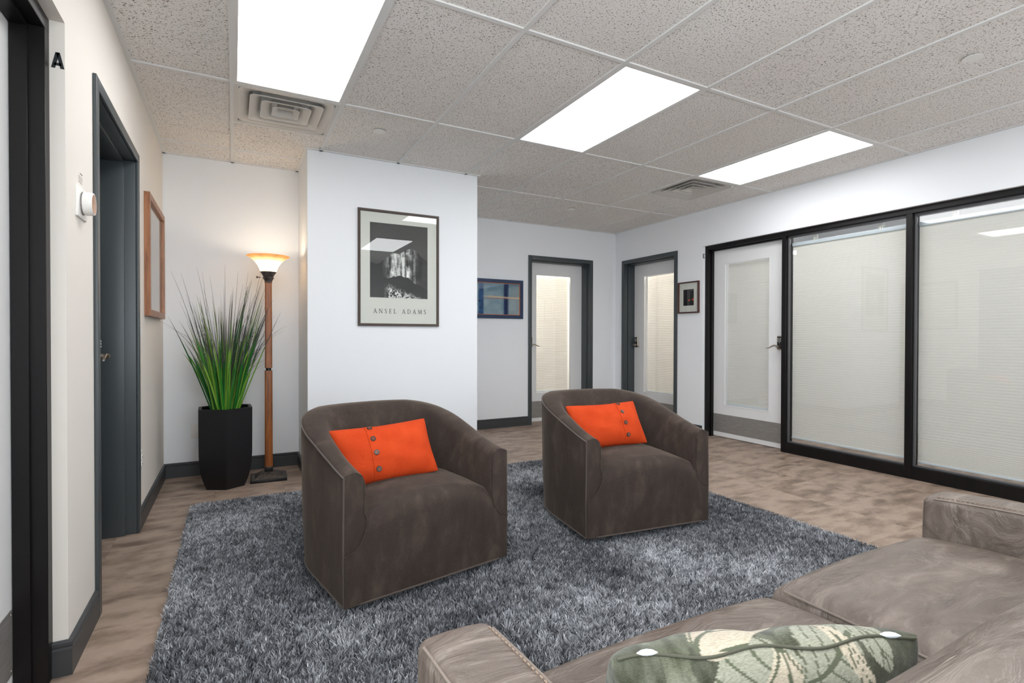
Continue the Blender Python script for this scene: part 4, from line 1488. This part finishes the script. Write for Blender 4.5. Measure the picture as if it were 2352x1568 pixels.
for x0, x1, zz, ph in ((.430, 1.2405, .478, .4), (1.2445, 2.030, .490, 1.7)):
    cu = rb('seat_cushion', x0, x1, -2.56, -1.865, .30, zz, .045, sf, (0, 0, .022), seat_fn_factory(ph, 1), 18)
    hx = (x1 - x0) / 2 - .008; hz = (zz - .30) / 2
    pts = [(-hx, -.30 + .60 * i / 16, hz - .014) for i in range(17)]
    MB().tube(pts, .003, 6).build('seam', M['seam'], cu, ang=60)
for x0, x1, ph in ((.435, 1.238, .3), (1.246, 2.028, 1.2)):
    def bfn(P, u, ph=ph):
        y = P.y - .055 * (P.z + .17) / .34 + .004 * math.sin(6 * u[0] + ph) * (1 - u[2] ** 2)
        return (P.x, y, P.z)
    cu = rb('back_cushion', x0, x1, -2.60, -2.41, .47, .775, .055, sf, (0, .03, .01), bfn, 14)
    hx = (x1 - x0) / 2 - .03
    pts = [(-hx + 2 * hx * i / 24, .095 - .028 - .048 + .004 * math.sin(i), .146) for i in range(25)]
    MB().tube(pts, .004, 6).build('seam', M['seam'], cu, ang=60)
for x in (.36, 2.11):
    for y in (-2.66, -1.95):
        MB().cyl((sx(x), sy(y), .0), (sx(x), sy(y), .10), .020, .026, 16).build('leg', M['dark_base'], sf, ang=40)

# leaf-print pillow
PW, PH = .250, .102
top_l = Vector((.478, -2.165, .664)); top_r = Vector((.958, -2.345, .664))
lp = thing('leaf_print_pillow', 'green pillow with cream leaf print leaning on the leather sofa', 'pillow', (0, 0, 0))
xd = (top_r - top_l).normalized(); zc = Vector((0, 0, 1)); yd = zc.cross(xd).normalized()
tilt = Matrix.Rotation(R(22), 4, xd)
rot3 = Matrix((xd, yd, zc)).transposed().to_4x4()
mid = (top_l + top_r) / 2
Mw = Matrix.Translation(mid) @ tilt @ rot3 @ Matrix.Translation((0, 0, -PH))
lp.matrix_world = Mw
M['leafprint'] = col_material('leaf_print_velvet', .9, .1)
t = NT(M['leafprint']); t.bump(t.noise(t.coord(), 330, 2), .3, .004); t.b.inputs['Sheen Weight'].default_value = .2
V, Fc, surf = pillow_mesh(PW, PH, .075, 220, .03, 0, .008, 2, .01, .32)
cv = mesh('cover', V, Fc, M['leafprint'], lp, ang=179)
A = np.array(V)
# unwrap: front sheet v in [-1,1], back sheet mirrored over the top edge so the print runs over it
half = len(A) // 2
px = A[:, 0]; pz = A[:, 2].copy(); pz[:half] = 2 * PH - pz[:half]     # front (away from the viewer) continues past the top edge
pz = pz + .033


def leaf(px, pz, x0, z0, an, L, W_, nv=6):
    c_, s_ = math.cos(an), math.sin(an)
    u = ((px - x0) * c_ + (pz - z0) * s_) / L; v = (-(px - x0) * s_ + (pz - z0) * c_) / W_
    env = np.sin(np.pi * np.clip(u, 0, 1)) ** .75
    inside = (u > 0) & (u < 1) & (np.abs(v) < env)
    vein = (np.abs(((u - .35 * np.abs(v)) * nv) % 1 - .5) > .43) | (np.abs(v) < .05)
    return inside, inside & vein, inside & (np.abs(np.abs(v) - env) < .0)


n_ = fbm(px * 60 + 20, pz * 60 + 20, 4, 8); n2 = fbm(px * 14 + 3, pz * 14 + 7, 3, 15); n3 = rng.random(len(px))
base_c = np.array([92, 94, 78]) + (n_[:, None] - .5) * 90 + (n3[:, None] - .5) * 22
base_c = np.where(n2[:, None] > .58, base_c * .78, base_c)
pale = np.array([142, 145, 128]) + (n_[:, None] - .5) * 50 + (n3[:, None] - .5) * 20
k = np.clip((fbm(px * 9 + 31, pz * 9 + 2, 2, 50) - .5) * 9, 0, 1)[:, None] * np.clip((px - .05) * 10, 0.15, 1)[:, None]
colr = base_c * (1 - k) + pale * k
cream = np.array([182, 171, 152]) + (n3[:, None] - .5) * 34
sage = np.array([146, 146, 130]) + (n3[:, None] - .5) * 30
for (x0, z0, an, L_, W_, cc, nv) in ((.06, .155, R(168), .22, .05, sage, 7), (.015, .135, R(95), .11, .06, cream, 5), (-.12, .135, R(-28), .26, .045, cream, 5), (.03, .16, R(-15), .12, .035, sage, 5),
                                     (.10, .10, R(60), .10, .012, cream, 3), (-.20, .17, R(5), .09, .014, cream, 4), (.10, .18, R(25), .12, .013, cream, 4), (.16, .06, R(80), .10, .03, sage, 5),
                                     (-.05, .205, R(30), .10, .03, cream, 4), (.14, .215, R(150), .09, .025, cream, 4), (-.16, .22, R(20), .07, .02, sage, 4)):
    i_, ve, _ = leaf(px, pz, x0, z0, an, L_, W_, nv)
    colr = np.where(i_[:, None], cc, colr); colr = np.where(ve[:, None], np.array([88, 92, 74]), colr)
set_cols(cv.data, s2l(np.clip(colr, 8, 250)))
# zipped top seam: fabric lip and white zipper ends
ed = [Vector(surf(-.97 + 1.94 * i / 60, .999, -1)) + Vector((0, .006 * math.sin(i * .28), .002)) for i in range(61)]
MB().tube(ed, [.0024] * 61, 6).build('zipper_seam', mat('dark_green_edging', lin(88, 88, 74), .9), lp, ang=60)
zp = mat('white_zipper', lin(236, 240, 246), .35)
for i0 in (4, 53):
    MB().tube([ed[i0 + q] + Vector((0, .001, .002)) for q in range(5)], [.001, .004, .0048, .004, .001], 8).build('zipper_end', zp, lp, ang=60)
